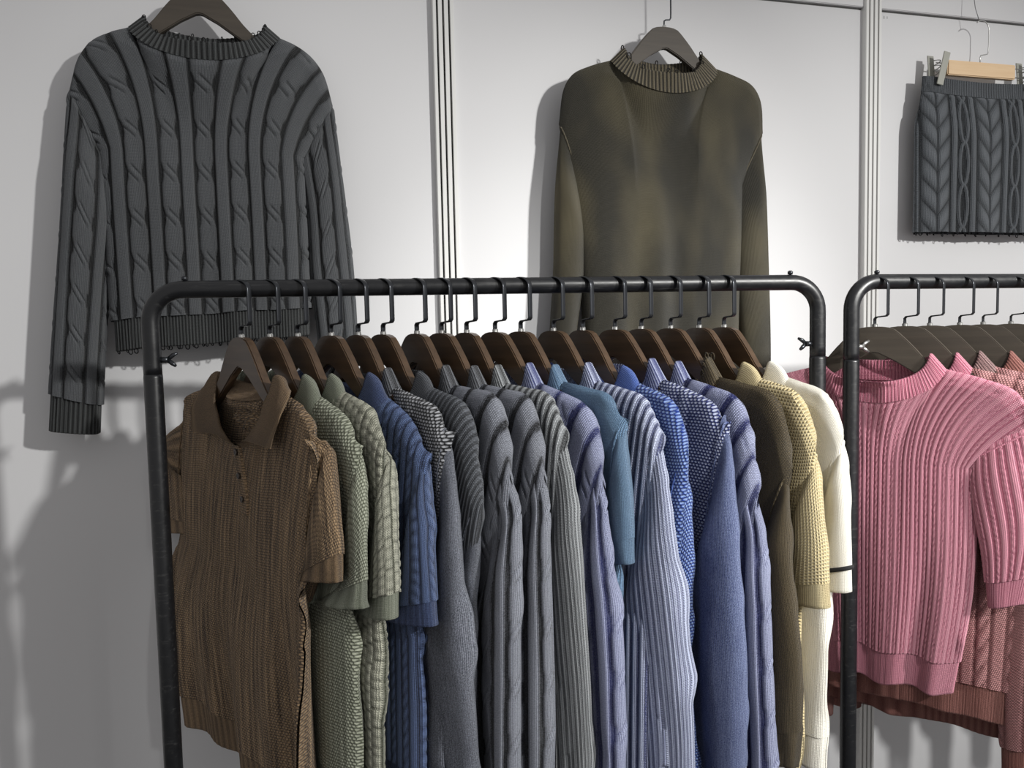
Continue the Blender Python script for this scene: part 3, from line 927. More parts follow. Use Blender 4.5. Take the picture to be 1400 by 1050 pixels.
MT = {}
def km(key, *a, **k):
    MT[key] = knit('knit_' + key, *a, **k)
    return MT[key]
km('brown', (66, 53, 42), (198, 167, 130), 'purl', 0.0050, 0.0038, wr=0.15, wm=0.30, wn=0.3, big=(30, 30, 4), ws=1.2, bias=0.05)
km('brown_rib', (78, 62, 48), (184, 154, 118), 'fine', 0.0022, 0.0022, wr=0.45, wm=0.25, wn=0.3)
km('sage', (88, 92, 76), (190, 194, 176), 'purl', 0.0056, 0.0042, wr=0.15, wm=0.6, wn=0.4)
km('sage_rib', (112, 118, 102), (176, 180, 164), 'fine', 0.0022, 0.0022, wr=0.4, wm=0.3, wn=0.3)
km('basket', (52, 56, 42), (214, 214, 196), 'fine', 0.003, 0.003, wr=0.8, wm=0.12, wn=0.25)
km('navy', (28, 36, 62), (104, 124, 168), 'fine', 0.0026, 0.0022, wr=0.75, wm=0.2, wn=0.3)
km('navy_rib', (44, 54, 88), (96, 114, 156), 'fine', 0.0022, 0.0022, wr=0.4, wm=0.3, wn=0.4)
km('char_dots', (24, 25, 28), (196, 198, 204), 'dots', 0.0068, 0.0042, wr=0.1, wm=0.75, wn=0.3, bias=-0.12)
km('grey_plain', (60, 64, 74), (176, 181, 196), 'fine', 0.0024, 0.0020, wr=0.25, wm=0.35, wn=0.5)
km('grey_rib', (34, 35, 38), (128, 131, 138), 'fine', 0.0026, 0.0022, wr=0.8, wm=0.12, wn=0.25)
km('charcoal', (30, 32, 36), (112, 116, 124), 'fine', 0.0026, 0.0022, wr=0.75, wm=0.2, wn=0.25)
km('cable_grey', (18, 19, 23), (150, 154, 166), 'fine', 0.0024, 0.0022, wr=0.78, wm=0.2, wn=0.35)
km('stripe_grey', (14, 15, 17), (176, 180, 184), 'vrib', 0.0030, 0.0034, wr=0.85, wm=0.15, wn=0.2)
km('peri', (28, 36, 96), (164, 170, 200), 'fine', 0.0024, 0.0022, wr=0.8, wm=0.2, wn=0.35)
km('steel', (84, 112, 142), (142, 172, 202), 'fine', 0.0022, 0.0020, wr=0.3, wm=0.25, wn=0.4)
km('stripe_blue', (20, 30, 84), (206, 214, 240), 'vrib', 0.0030, 0.0034, wr=0.85, wm=0.15, wn=0.2)
km('royal', (26, 50, 124), (160, 186, 230), 'dots', 0.0066, 0.0044, wr=0.05, wm=0.7, wn=0.35, bias=-0.08)
km('royal_rib', (52, 80, 160), (118, 146, 208), 'fine', 0.0024, 0.0022, wr=0.3, wm=0.4, wn=0.35)
km('blue_dots', (26, 36, 92), (208, 216, 236), 'dots', 0.0068, 0.0042, wr=0.1, wm=0.75, wn=0.3, bias=-0.12)
km('blue_plain', (54, 68, 120), (168, 182, 222), 'fine', 0.0024, 0.0020, wr=0.3, wm=0.35, wn=0.5)
km('blue_rib', (34, 44, 110), (186, 194, 222), 'fine', 0.0026, 0.0022, wr=0.85, wm=0.12, wn=0.25)
km('olive', (52, 44, 30), (112, 98, 72), 'fine', 0.0026, 0.0022, wr=0.3, wm=0.35, wn=0.4)
km('cream', (176, 156, 110), (238, 224, 184), 'waffle', 0.0052, 0.0046, wr=0.1, wm=0.75, wn=0.2, dist=0.002)
km('cream_rib', (202, 184, 140), (232, 218, 178), 'fine', 0.0026, 0.0022, wr=0.4, wm=0.3, wn=0.3)
km('white', (226, 222, 210), (246, 244, 236), 'fine', 0.0022, 0.0020, wr=0.3, wm=0.3, wn=0.3, dist=0.0006)

WOODTOP = [(330, 462), (369, 460), (407, 459), (453, 457), (490, 457), (524, 456), (570, 455), (604, 455), (638, 454), (677, 454), (712, 454), (757, 452), (797, 451), (841, 450), (877, 450), (917, 449), (956, 447), (990, 446)]
HOOKX = [322, 366, 407, 450, 487, 524, 572, 607, 642, 682, 716, 760, 800, 849, 883, 922, 965, 997]
TIPS = [(432, 585), (481, 587), (514, 571), (574, 594), (603, 571), (640, 562), (683, 551), (729, 553), (759, 551), (811, 567), (843, 553), (891, 555), (928, 560), (988, 565), (1018, 555), (1066, 549), (1102, 549), (1141, 549)]
HOLDS = ['brown polo shirt', 'sage green fine-stitch polo shirt', 'pale sage basket-weave polo shirt', 'navy cable polo shirt', 'sweater with black and white dotted yoke', 'charcoal ribbed-shoulder sweater',
         'dark grey cable sweater next to the charcoal one', 'dark grey cable sweater next to the striped-shoulder grey one', 'black and grey ribbed sweater', 'periwinkle grey cable sweater', 'steel blue knit top',
         'navy and pale blue ribbed sweater', 'royal blue collared sweater', 'blue sweater with white-dotted yoke', 'blue grey wide-cable sweater', 'olive brown sweatshirt', 'cream waffle polo shirt', 'white polo shirt']
HANG = []
for i, (w, t) in enumerate(zip(WOODTOP, TIPS)):
    W, rz = place(P0, D1, w, t)
    # the bar runs straight through every hook
    s = (W[:2] - P0) @ D1
    W[:2] = P0 + D1 * s
    HANG.append((W, rz))
    hanger(W, rz, 0.22 - 0.01 * i, 'dark walnut hanger holding the ' + HOLDS[i], 'walnut hangers on the long rail')

DOTCABLE = cables(0.085, 0.052, 0.024, 0.045, 0.0022, lozenge, bh=0.35)
def rib_cuff(p=0.0045, amp=0.0008): return rib(p, amp, 0.8)
CABL = cables(0.078, 0.030, 0.034, 0.085, 0.0040, lozenge, bh=0.85)
CABS = cables(0.058, 0.018, 0.026, 0.072, 0.0055, lozenge, bh=0.85)
# per garment: label, materials, fabrics, sleeve kind, seam pixel, outer sleeve silhouette in pixels
RAIL = [
 dict(n='knit_polo', l='brown knit polo shirt with pointed collar and three dark buttons', c='shirt', m=dict(body=MT['brown'], rib=MT['brown_rib']), pat=rib(0.016, 0.0009, 2.0), sl=None, seam=(450, 600), short=(476, 806), collar=1,
      fit=[(450, 600), (462, 660), (470, 720), (476, 790), (477, 810)], hero=1),
 dict(n='knit_polo', l='sage green knit polo shirt with fine stitch, hung next to the brown polo', c='shirt', m=dict(body=MT['sage'], rib=MT['sage_rib']), pat=rib(0.014, 0.0008, 2.0), seam=(491, 611), short=(511, 830), collar=1,
      fit=[(491, 611), (503, 660), (510, 720), (512, 800), (511, 830)]),
 dict(n='knit_polo', l='pale sage polo shirt in chunky basket-weave knit with short sleeves', c='shirt', m=dict(body=MT['basket'], rib=MT['sage_rib']), pat=basket(0.0150, 0.0125, 0.003), seam=(536, 614), short=(546, 846), collar=1, step=0.0028,
      fit=[(536, 612), (541, 680), (546, 780), (546, 846)]),
 dict(n='knit_polo', l='navy blue cable-knit polo shirt with short sleeves', c='shirt', m=dict(body=MT['navy'], rib=MT['navy_rib']), pat=cables(0.034, 0.014, 0.014, 0.018, 0.0026, rope), seam=(585, 622), short=(603, 853), collar=1, step=0.0028,
      fit=[(585, 622), (595, 700), (601, 800), (604, 853)]),
 dict(n='knit_sweater', l='sweater with black and white dotted yoke and plain mid-grey sleeves', c='sweater', m=dict(body=MT['char_dots'], lower=MT['grey_plain'], sleeve=MT['grey_plain'], rib=MT['grey_rib']), pat=DOTCABLE, sl=flat(0.6), seam=(607, 590), neck=0.026,
      fit=[(607, 585), (612, 600), (628, 700), (640, 850), (655, 1000), (660, 1050)]),
 dict(n='knit_sweater', l='charcoal sweater with finely ribbed shoulders and collar', c='sweater', m=dict(body=MT['charcoal'], sleeve=MT['grey_plain'], rib=MT['charcoal']), pat=rib(0.0078, 0.0016), sl=flat(0.35), seam=(657, 692), collar=1, step=0.0022, back=0.05,
      fit=[(657, 692), (658, 800), (657, 950), (657, 1050)]),
 dict(n='knit_sweater', l='dark grey cable-knit sweater hung beside the charcoal ribbed one', c='sweater', m=dict(body=MT['cable_grey'], rib=MT['grey_rib']), pat=CABL, sl=CABS, seam=(706, 650), neck=0.028, step=0.0026,
      fit=[(706, 650), (710, 720), (708, 850), (708, 1050)]),
 dict(n='knit_sweater', l='dark grey cable-knit sweater hung beside the grey ribbed one with striped shoulders', c='sweater', m=dict(body=MT['cable_grey'], rib=MT['grey_rib']), pat=CABL, sl=CABS, seam=(743, 648), neck=0.026, step=0.0026,
      fit=[(743, 648), (747, 700), (751, 800), (753, 1050)]),
 dict(n='knit_sweater', l='black and grey ribbed sweater with striped shoulders and neckband', c='sweater', m=dict(body=MT['stripe_grey'], rib=MT['stripe_grey']), pat=rib(0.0145, 0.0030, 0.9), sl=rib(0.0072, 0.0018, 0.8), seam=(770, 592), neck=0.026, step=0.0024,
      fit=[(770, 592), (790, 700), (800, 800), (812, 950), (818, 1050)]),
 dict(n='knit_sweater', l='periwinkle grey cable-knit sweater with dark blue grooves', c='sweater', m=dict(body=MT['peri'], rib=MT['blue_rib']), pat=CABL, sl=CABS, seam=(822, 655), neck=0.028, step=0.0028,
      fit=[(822, 655), (828, 700), (843, 800), (850, 900), (852, 1050)]),
 dict(n='knit_shirt', l='plain steel blue short-sleeved knit top', c='shirt', m=dict(body=MT['steel'], rib=MT['steel']), pat=flat(0.5), seam=(849, 575), short=(867, 770), neck=0.024, step=0.004,
      fit=[(849, 575), (860, 620), (866, 700), (867, 740), (866, 775)]),
 dict(n='knit_sweater', l='navy and pale blue ribbed sweater with striped shoulders', c='sweater', m=dict(body=MT['stripe_blue'], rib=MT['stripe_blue']), pat=rib(0.0145, 0.0030, 0.9), sl=rib(0.0072, 0.0018, 0.8), seam=(901, 596), neck=0.026, step=0.0024,
      fit=[(901, 596), (918, 700), (933, 800), (945, 900), (955, 1000), (957, 1050)]),
 dict(n='knit_sweater', l='royal blue collared sweater in a pale dotted stitch', c='sweater', m=dict(body=MT['royal'], rib=MT['royal_rib']), pat=flat(0.6), sl=flat(0.6), seam=(936, 620), collar=1, step=0.004, back=0.05,
      fit=[(936, 620), (947, 700), (955, 800), (959, 900), (962, 1050)]),
 dict(n='knit_sweater', l='blue sweater with white-dotted yoke and plain blue sleeves', c='sweater', m=dict(body=MT['blue_dots'], lower=MT['blue_plain'], sleeve=MT['blue_plain'], rib=MT['blue_rib']), pat=DOTCABLE, sl=flat(0.6), seam=(992, 572), neck=0.030, step=0.0035,
      fit=[(992, 572), (1003, 650), (1008, 700), (1015, 800), (1022, 900), (1026, 1000), (1026, 1050)], send=1120, back=-0.012),
 dict(n='knit_sweater', l='blue grey wide-cable sweater hung between the dotted-yoke blue and the olive one', c='sweater', m=dict(body=MT['peri'], rib=MT['blue_rib']), pat=cables(0.070, 0.026, 0.030, 0.070, 0.0040, lozenge, bh=0.85), sl=CABS, seam=(1037, 678), neck=0.024, step=0.0028, back=0.012,
      fit=[(1037, 678), (1043, 720), (1050, 800), (1055, 900), (1062, 1050)]),
 dict(n='knit_sweater', l='olive brown sweatshirt with a raw looped neck edge', c='sweater', m=dict(body=MT['olive'], rib=MT['olive']), pat=flat(0.4), sl=flat(0.6), seam=(1076, 642), neck=0.030, step=0.004,
      fit=[(1076, 642), (1082, 720), (1088, 820), (1097, 900), (1102, 1000), (1103, 1050)], send=1075, loops=1),
 dict(n='knit_polo', l='cream waffle-knit polo shirt with short sleeves', c='shirt', m=dict(body=MT['cream'], rib=MT['cream_rib']), pat=flat(0.5), seam=(1119, 615), short=(1137, 833), collar=1, step=0.004,
      fit=[(1119, 615), (1130, 720), (1135, 810), (1138, 833)]),
 dict(n='knit_polo', l='plain white knit polo shirt with a black line above the cuff', c='shirt', m=dict(body=MT['white'], rib=MT['white']), pat=flat(0.5), seam=(1157, 596), short=(1165, 808), collar=1, step=0.004, stripe=1,
      fit=[(1157, 596), (1162, 700), (1165, 790), (1165, 808)]),
]
def rail_garment(i, s):
    W, rz = HANG[i]
    g = Garment(s['n'], W, rz, s['l'], s['c'], s['m'], None, seed=11 + i, step=s.get('step', 0.0036), fine_left=bool(s.get('hero')))
    tp = g.local(*TIPS[i]); sm = g.local(*s['seam'])
    g.tipR = (min(max(tp[0], 0.19), 0.215), min(tp[1], -0.085)); g.tipL = (-g.tipR[0], g.tipR[1])
    dz = sm[1] - tp[1]
    g.seamR = (g.tipR[0] + 0.010 + 0.10 * abs(dz), sm[1]); g.seamL = (-g.seamR[0], g.seamR[1])
    polo = bool(s.get('collar'))
    if polo: g.nf = 0.095; g.nw = 0.096
    g.za = min(-0.35, g.seamR[1] - 0.13)
    short = s.get('short')
    g.hem = -0.615 if short else -0.66
    g.D = 0.014
    g.fold = 0.010 if s.get('hero') else 0.004
    hemp = rib(0.005, 0.0007, 0.8)
    if s.get('hero'):
        def ff(u, z):
            k = sst(-z, 0.28, 0.60)
            return k * (0.016 * np.cos(7.2 * u + 0.9) + 0.007 * np.sin(15 * u + 2.0)) 
        g.foldf = ff
        g.yf = 0.014; g.xc = 0.008; g.nf = 0.088; g.D = 0.012; g.d0 = 0.008
        g.tipL = (-0.225, -0.105); g.seamL = (-0.236, -0.135)
        q = [(g.local(243, 650), g.local(420, 690)), (g.local(234, 800), g.local(424, 850)), (g.local(257, 975), g.local(430, 1080))]
        g.hem = q[2][0][1] + 0.012; g.hemslope = -0.012
        g.za = -0.33
        g.sides = [(g.za, q[0][0][0], q[0][1][0]), (q[1][0][1], q[1][0][0], q[1][1][0]), (g.hem, q[2][0][0], q[2][1][0])]
    if not polo: g.zns = -0.070; g.nexp = 0.36; g.yf = 0.019; g.yb = 0.017
    g.body(s['pat'], hemp)
    sp = s.get('sl') or s['pat']
    sx, sz = g.seamR
    if short:
        e = g.local(*short)
        ez = e[1]
        O = [(sx - 0.010, sz + 0.004), (sx + 0.012, sz - 0.07), (sx + 0.020, (sz + ez) / 2 - 0.03), (sx + 0.022, ez)]
        I = [(0.178, g.za + 0.03), (0.145, g.za - 0.02), (0.112, (g.za + ez) / 2 - 0.01), (0.095, ez - 0.020)]
        cl = 0.034
    else:
        ez = -0.76
        if s.get('send'): ez = g.local(s['fit'][-1][0], s['send'])[1]
        O = [(sx - 0.010, sz + 0.004), (sx + 0.014, sz - 0.09), (sx + 0.022, sz * 0.6 + ez * 0.4), (sx + 0.012, sz * 0.25 + ez * 0.75), (sx - 0.004, ez)]
        I = [(0.178, g.za + 0.03), (0.142, g.za - 0.05), (0.132, g.za * 0.6 + ez * 0.4), (0.138, g.za * 0.25 + ez * 0.75), (0.150, ez)]
        cl = 0.06
    cp = rib(0.0045, 0.0007, 0.8)
    if s.get('back'):                                  # this sleeve hangs further back, behind its neighbour's
        O = [(x - s['back'] * sst(k / 2.0), z) for k, (x, z) in enumerate(O)]; I = [(x - s['back'] * sst(k / 2.0), z) for k, (x, z) in enumerate(I)]
    g.sleeve(1, O, I, sp, cp, cl, b=0.020 if not short else 0.021, fit=s['fit'], seed=3, fold=0.0045, circ=0.27)
    if s.get('stripe'):
        P, nrm, v, um = g.last_sleeve
        k = int(np.searchsorted(v[:, 0], -cl))
        tube('cuff_stripe', P[k] + nrm[k] * 0.0012, 0.0014, M['yarn_groove_black'], g.root, n=6, rad2=0.003)
    mir = lambda q: [(-p[0], p[1]) for p in q]
    hero = s.get('hero')
    Ol, Il = mir(O), mir(I)
    if hero:
        Ol = [(g.seamL[0] + 0.01, g.seamL[1] + 0.004), g.local(226, 610), g.local(220, 670), g.local(217, 724)]
        Il = [(g.sides[0][1] + 0.012, g.za + 0.03), g.local(256, 650), g.local(262, 690), g.local(268, 728)]
    g.sleeve(-1, Ol, Il, sp, cp, cl, b=0.018, step=g.step if hero else 0.008, seed=5, fold=0.004, circ=0.27)
    if polo:
        if hero:
            t = g.local_y(373, 613, -0.026); t2 = g.local_y(385, 572, -0.02); t3 = g.local_y(396, 538, -0.004)
            E = [(0.10, t[0] - g.xc, -0.030, t[1]), (0.75, (t[0] + t2[0]) / 2 - g.xc, -0.027, (t[1] + t2[1]) / 2), (1.2, t2[0] - g.xc, -0.022, t2[1]), (1.57, t3[0] - g.xc, -0.003, t3[1]), (2.2, 0.085, 0.020, -0.080), (3.1416, 0.0, 0.022, -0.090)]
        else:
            E = [(0.10, 0.060, -0.017, -0.192), (0.75, 0.116, -0.018, -0.152), (1.25, 0.144, -0.014, -0.116), (1.57, 0.150, -0.003, -0.094), (2.2, 0.090, 0.020, -0.084), (3.1416, 0.0, 0.022, -0.094)]
        g.collar(0.016, E)
        if s['c'] == 'shirt':
            zt = g.zns - g.nf + 0.004
            x0 = g.xc
            g.placket(x0, zt, x0 + 0.004, zt - 0.098, 0.024, (0.10, 0.44, 0.78), M['button'])
    else:
        g.neckband(s.get('neck', 0.026) + 0.003, lean=0.80)
        if s.get('loops'):
            k = np.where((g.nb_al > 0.9) & (g.nb_al < 4.5))[0][::14]
            g.yarn_loops(g.nb_top[k], [np.array([0.1, 0, 1.0])] * len(k), s['m']['body'], 0.0011, (0.006, 0.011))
    return g
GARM = [rail_garment(i, s) for i, s in enumerate(RAIL)]
press_apart(GARM)

# ------------------------------------------------------------------ the rail of pink knitwear
km('pink', (186, 96, 120), (242, 172, 190), 'fine', 0.0024, 0.0022, wr=0.75, wm=0.2, wn=0.25)
km('pink_rib', (184, 98, 122), (242, 170, 188), 'fine', 0.0024, 0.0022, wr=0.75, wm=0.15, wn=0.25)
km('mauve', (112, 66, 66), (206, 152, 152), 'purl', 0.0040, 0.0030, wr=0.55, wm=0.35, wn=0.35)
km('mauve_rib', (70, 48, 50), (206, 168, 166), 'fine', 0.0024, 0.0022, wr=0.8, wm=0.15, wn=0.25)
km('rose_brown', (118, 68, 62), (188, 130, 120), 'fine', 0.0026, 0.0022, wr=0.65, wm=0.25, wn=0.3)
WOOD2 = [(1196, 447), (1237, 445), (1271, 443), (1312, 442), (1344, 441), (1382, 440)]
TIP2 = [(1378, 552), (1412, 548), (1442, 546), (1480, 545), (1512, 543), (1552, 542)]
HANG2 = []
for i, (w, t) in enumerate(zip(WOOD2, TIP2)):
    W, rz = place(Q0, D2, w, t, w_z=1.4255, rg=(39, 39.2))
    rz += (0, 0.0, 0.03, -0.02, 0.015, 0.02)[i]
    W[:2] = Q0 + D2 * ((W[:2] - Q0) @ D2)
    HANG2.append((W, rz))
    hanger(W, rz, -0.30, 'matte dark brown hanger holding the ' + ['pink short-sleeved cable sweater', 'mauve sweater with pink neckband', 'dusty mauve sweater with striped neckband', 'rose brown ribbed sweater', 'mauve and pale pink sweater', 'first mauve sweater past the pale pink one'][i], 'hangers on the pink rail', body=HB3)
SMALLC = cables(0.0215, 0.0105, 0.0080, 0.0105, 0.0022, rope, bh=0.9)
FLOWER = cables(0.060, 0.026, 0.026, 0.034, 0.0034, rope, bh=0.7)
PINKS = [
 dict(n='knit_sweater', l='pink short-sleeved cable-knit sweater with wide ribbed round neck', m=dict(body=MT['pink'], rib=MT['pink_rib']), pat=SMALLC, short=1, step=0.0024, neck=0.026, nw=0.098, nf=0.052, hem=-0.50),
 dict(n='knit_sweater', l='mauve textured sweater with pink neckband behind the pink cable sweater', m=dict(body=MT['mauve'], rib=MT['rose_brown']), nm=MT['pink_rib'], pat=FLOWER, short=0, step=0.003, neck=0.026, nw=0.092, nf=0.06, hem=-0.575),
 dict(n='knit_sweater', l='dusty mauve sweater with dark-striped ribbed neckband', m=dict(body=MT['mauve'], rib=MT['rose_brown']), nm=MT['mauve_rib'], pat=FLOWER, short=0, step=0.004, neck=0.028, nw=0.090, nf=0.06, hem=-0.61),
 dict(n='knit_sweater', l='rose brown ribbed sweater with the longest hem on the pink rail', m=dict(body=MT['rose_brown'], rib=MT['rose_brown']), pat=rib(0.009, 0.0015), short=0, step=0.004, neck=0.026, nw=0.090, nf=0.06, hem=-0.625),
 dict(n='knit_sweater', l='mauve and pale pink sweater hung last but one on the pink rail', m=dict(body=MT['mauve'], rib=MT['mauve_rib']), pat=SMALLC, short=0, step=0.006, neck=0.026, nw=0.090, nf=0.06, hem=-0.56),
 dict(n='knit_sweater', l='mauve sweater hung directly past the mauve and pale pink one', m=dict(body=MT['mauve'], rib=MT['mauve_rib']), pat=SMALLC, short=0, step=0.007, neck=0.026, nw=0.090, nf=0.06, hem=-0.56),
]
PINKHEM = []
def pink_garment(i, s):
    W, rz = HANG2[i]
    g = Garment(s['n'], W, rz, s['l'], 'sweater', s['m'], None, seed=71 + i, step=s['step'], fine_left=(i == 0), nw=s['nw'], nf=s['nf'], zns=-0.066, tipR=(0.206, -0.108), seamR=(0.222, -0.150),
                hem=s['hem'], half=0.185, halfhem=0.172, D=0.018, band=0.055, fold=0.010, nexp=0.36, yf=0.022, yb=0.020)
    if i == 0:
        q = [g.local(1336, 640), g.local(1330, 800), g.local(1304, 948)]
        g.hem = q[2][1]; g.za = q[0][1]
        g.sides = [(z, -x - 0.01, x) for x, z in q]
    if i: g.hem = PINKHEM[0] + (0, -0.045, -0.085, -0.065, -0.07, -0.07)[i]
    else: PINKHEM.append(g.hem)
    g.body(s['pat'], rib(0.0055, 0.0010, 0.8))
    sx, sz = g.seamR
    if s['short']:
        ez = g.local(1403, 822)[1]
        O = [(sx - 0.010, sz + 0.004), (sx + 0.006, sz - 0.06), (sx + 0.014, (sz + ez) / 2), (g.local(1405, 822)[0], ez)]
        I = [(g.sides[0][2] - 0.01, g.za + 0.02), (g.sides[0][2] - 0.008, g.za - 0.03), (g.local(1346, 760)), (g.local(1352, 828))]
        cl = 0.045
    else:
        ez = -0.70
        O = [(sx - 0.010, sz + 0.004), (sx + 0.012, sz - 0.10), (sx + 0.018, sz * 0.5 + ez * 0.5), (sx, ez)]
        I = [(0.172, g.za + 0.03), (0.150, g.za - 0.06), (0.140, g.za * 0.5 + ez * 0.5), (0.145, ez)]
        cl = 0.06
    g.sleeve(1, O, I, s['pat'], rib(0.0055, 0.0010, 0.8), cl, b=0.020, seed=3, circ=0.26, fold=0.005)
    mir = lambda q: [(-p[0], p[1]) for p in q]
    g.sleeve(-1, mir(O), mir(I), s['pat'], rib(0.0055, 0.0010, 0.8), cl, b=0.018, seed=4, circ=0.26, step=0.006, ydrift=0.03 if i == 0 else 0.0)
    g.neckband(s['neck'] + 0.002, lean=0.9, mat=s.get('nm'))
    return g
PG = [pink_garment(i, s) for i, s in enumerate(PINKS)]
press_apart(PG, post=Q0)
def copy_tree(o, parent=None):
    c = o.copy(); COL.objects.link(c); c.parent = parent
    for ch in list(o.children): copy_tree(ch, c)
    return c
for i in range(6):                                   # the rail goes on past the frame
    t = HANG2[-1][0] + np.array([0.10 + 0.10 * i, 0, 0])
    if t[0] > Q0[0] + 1.08: break
    h = hanger(t, HANG2[-1][1], -0.30, 'matte dark brown hanger further along the pink rail holding a mauve sweater', 'hangers on the pink rail', body=HB3)
    c = copy_tree(PG[5].root); c.location = t; c.rotation_euler = h.rotation_euler
    c['label'] = 'mauve sweater in the spaced-out row further along the pink rail'; c['group'] = 'sweaters further along the pink rail'

# ------------------------------------------------------------------ knitwear on the wall
km('black_cable', (15, 16, 18), (110, 113, 117), 'fine', 0.0026, 0.0024, wr=0.8, wm=0.18, wn=0.28)
km('black_rib', (13, 14, 16), (92, 95, 96), 'fine', 0.0026, 0.0024, wr=0.85, wm=0.12, wn=0.2)
km('olive_wash', (46, 45, 39), (78, 74, 63), 'fine', 0.0022, 0.0020, wr=0.3, wm=0.3, wn=0.3, mott=((118, 110, 86), (8, 8, 4), 0.40, 0.70, 0.9))
km('olive_rib', (28, 27, 24), (140, 130, 108), 'fine', 0.0024, 0.0022, wr=0.85, wm=0.12, wn=0.2)
km('skirt', (22, 25, 29), (118, 123, 129), 'fine', 0.0026, 0.0024, wr=0.8, wm=0.18, wn=0.25)
WY = -0.055
def wall_hanger(px, py, label, hook_pts, mat):
    W = on_vplane(px, py, (0, WY), (1, 0))
    h = empty('clothes_hanger', W, 0.0, label, 'hanger')
    put(bpy.data.objects.new('hanger_body', HB2), h)
    put(bpy.data.objects.new('ferrule', FER), h)
    tube('hook', hook_pts, 0.0016, mat, h, n=8, up=(0, 1, 0))
    return W, h
def hookpath(top):
    p = [(0, 0, -0.004), (0, 0, 0.008), (0, 0, 0.013), (0.004, 0, 0.0155), (0.012, 0, 0.0165), (0.0145, 0, 0.020)]
    p += [(0.0148, 0, z) for z in np.linspace(0.03, top, 6)]
    p += [(0.0148 - 0.015 + 0.015 * math.cos(a), 0, top + 0.015 * math.sin(a)) for a in np.linspace(0, math.pi, 12)[1:]]
    p.append((-0.015, 0, top - 0.012))
    return p
def nail_line(W, dx, z0, label):
    o = tube('hanging_wire', [(W[0] + dx, WY, z0), (W[0] + dx, WY * 0.6, 2.40), (W[0] + dx, -0.002, 2.5)], 0.0007, M['thread'], None, n=6)
    tag(o, label, 'wire')

# black cable sweater
W, h = wall_hanger(271, -14, 'dark wooden hanger holding the charcoal cable sweater on the wall', hookpath(0.075), M['hook'])
nail_line(W, 0.0, W[2] + 0.0875, 'thin wire holding up the hanger of the charcoal cable sweater')
g = Garment('knit_sweater', W, 0.0, 'charcoal cable-knit sweater with frayed hem hanging on the white wall', 'sweater', dict(body=MT['black_cable'], rib=MT['black_rib']), None, seed=5, step=0.0020, fine_left=True)
L = g.local
n0, n1 = L(181, 36), L(378, 50)
g.xc = (n0[0] + n1[0]) / 2; g.nw = (n1[0] - n0[0]) / 2; g.zns = (n0[1] + n1[1]) / 2
g.nf = g.zns - L(276, 90)[1]; g.nb = 0.030; g.yf = 0.040; g.yb = 0.026
g.tipL, g.seamL = L(110, 66), L(95, 122); g.tipR, g.seamR = L(438, 88), L(455, 145)
q = [(L(140, 212), L(414, 206)), (L(149, 340), L(420, 330)), (L(158, 474), L(424, 458))]
g.za = L(280, 212)[1]; g.hem = L(280, 468)[1]; g.hemslope = 0.010
g.sides = [(g.za, q[0][0][0], q[0][1][0]), ((g.za + g.hem) / 2, q[1][0][0], q[1][1][0]), (g.hem, q[2][0][0], q[2][1][0])]
g.D = 0.034; g.fab = 0.27; g.band = 0.052; g.fold = 0.006; g.d0 = 0.014
BC = cables(0.090, 0.032, 0.045, 0.0745, 0.0062, lozenge, bh=0.85, phase=0.03)
g.body(BC, rib(0.0085, 0.0024, 1.4))
BS = cables(0.0625, 0.020, 0.033, 0.0745, 0.0060, lozenge, bh=0.85)
g.sleeve(1, [L(452, 142), L(462, 230), L(470, 310), L(477, 380), L(484, 480), L(486, 590)], [L(410, 224), L(423, 300), L(428, 380), L(438, 480), L(440, 590)], BS, rib(0.0085, 0.0024, 1.4), 0.062, b=0.026, seed=2, circ=0.25, fold=0.006)
g.sleeve(-1, [L(97, 120), L(93, 190), L(85, 330), L(77, 470), L(71, 588)], [L(148, 228), L(153, 300), L(146, 400), L(139, 500), L(135, 592)], BS, rib(0.0085, 0.0024, 1.4), 0.064, b=0.026, seed=3, circ=0.25, fold=0.006)
g.neckband(0.026, p=0.0085, amp=0.0022, thick=0.004)
k = np.arange(0, len(g.nb_al) - 1, 14)
g.yarn_loops(g.nb_top[k], [np.array([0, 0, 1.0])] * len(k), MT['black_rib'], 0.0008, (0.003, 0.008))
for fr in (True, False):
    Pg = g.grids[fr][3]
    k = np.linspace(6, Pg.shape[1] - 7, 16 if fr else 22).astype(int)
    g.yarn_loops(Pg[-1, k] + np.array([0, 0.004 if fr else -0.004, 0.0]), [np.array([0.1, 0, -1.0])] * len(k), MT['black_rib'], 0.0009, (0.004, 0.010))

# olive washed sweater
W, h = wall_hanger(908, 38, 'dark wooden hanger holding the olive washed sweater on the wall', hookpath(0.13), M['hook'])
nail_line(W, 0.0, W[2] + 0.143, 'thin wire holding up the hanger of the olive washed sweater')
g = Garment('knit_sweater', W, 0.0, 'olive washed mock-neck sweater with cloudy patches hanging on the white wall', 'sweater', dict(body=MT['olive_wash'], rib=MT['olive_rib']), None, seed=9, step=0.0036, fine_left=True)
L = g.local
n0, n1 = L(837, 81), L(973, 93)
g.xc = (n0[0] + n1[0]) / 2; g.nw = (n1[0] - n0[0]) / 2; g.zns = (n0[1] + n1[1]) / 2
g.nf = g.zns - L(912, 133)[1]; g.nb = 0.028; g.yf = 0.040; g.yb = 0.026
g.tipL, g.seamL = L(774, 108), L(764, 170); g.tipR, g.seamR = L(1036, 124), L(1043, 182)
g.za = L(905, 250)[1]; g.hem = L(905, 575)[1]
a, b, c = L(780, 250)[0], L(795, 400)[0], L(800, 575)[0]; a2, b2, c2 = L(1014, 250)[0], L(1008, 400)[0], L(1006, 575)[0]
g.sides = [(g.za, a, a2), ((g.za + g.hem) / 2, b, b2), (g.hem, c, c2)]
g.D = 0.040; g.fold = 0.010; g.d0 = 0.015
g.body(flat(0.5), rib(0.007, 0.0015))
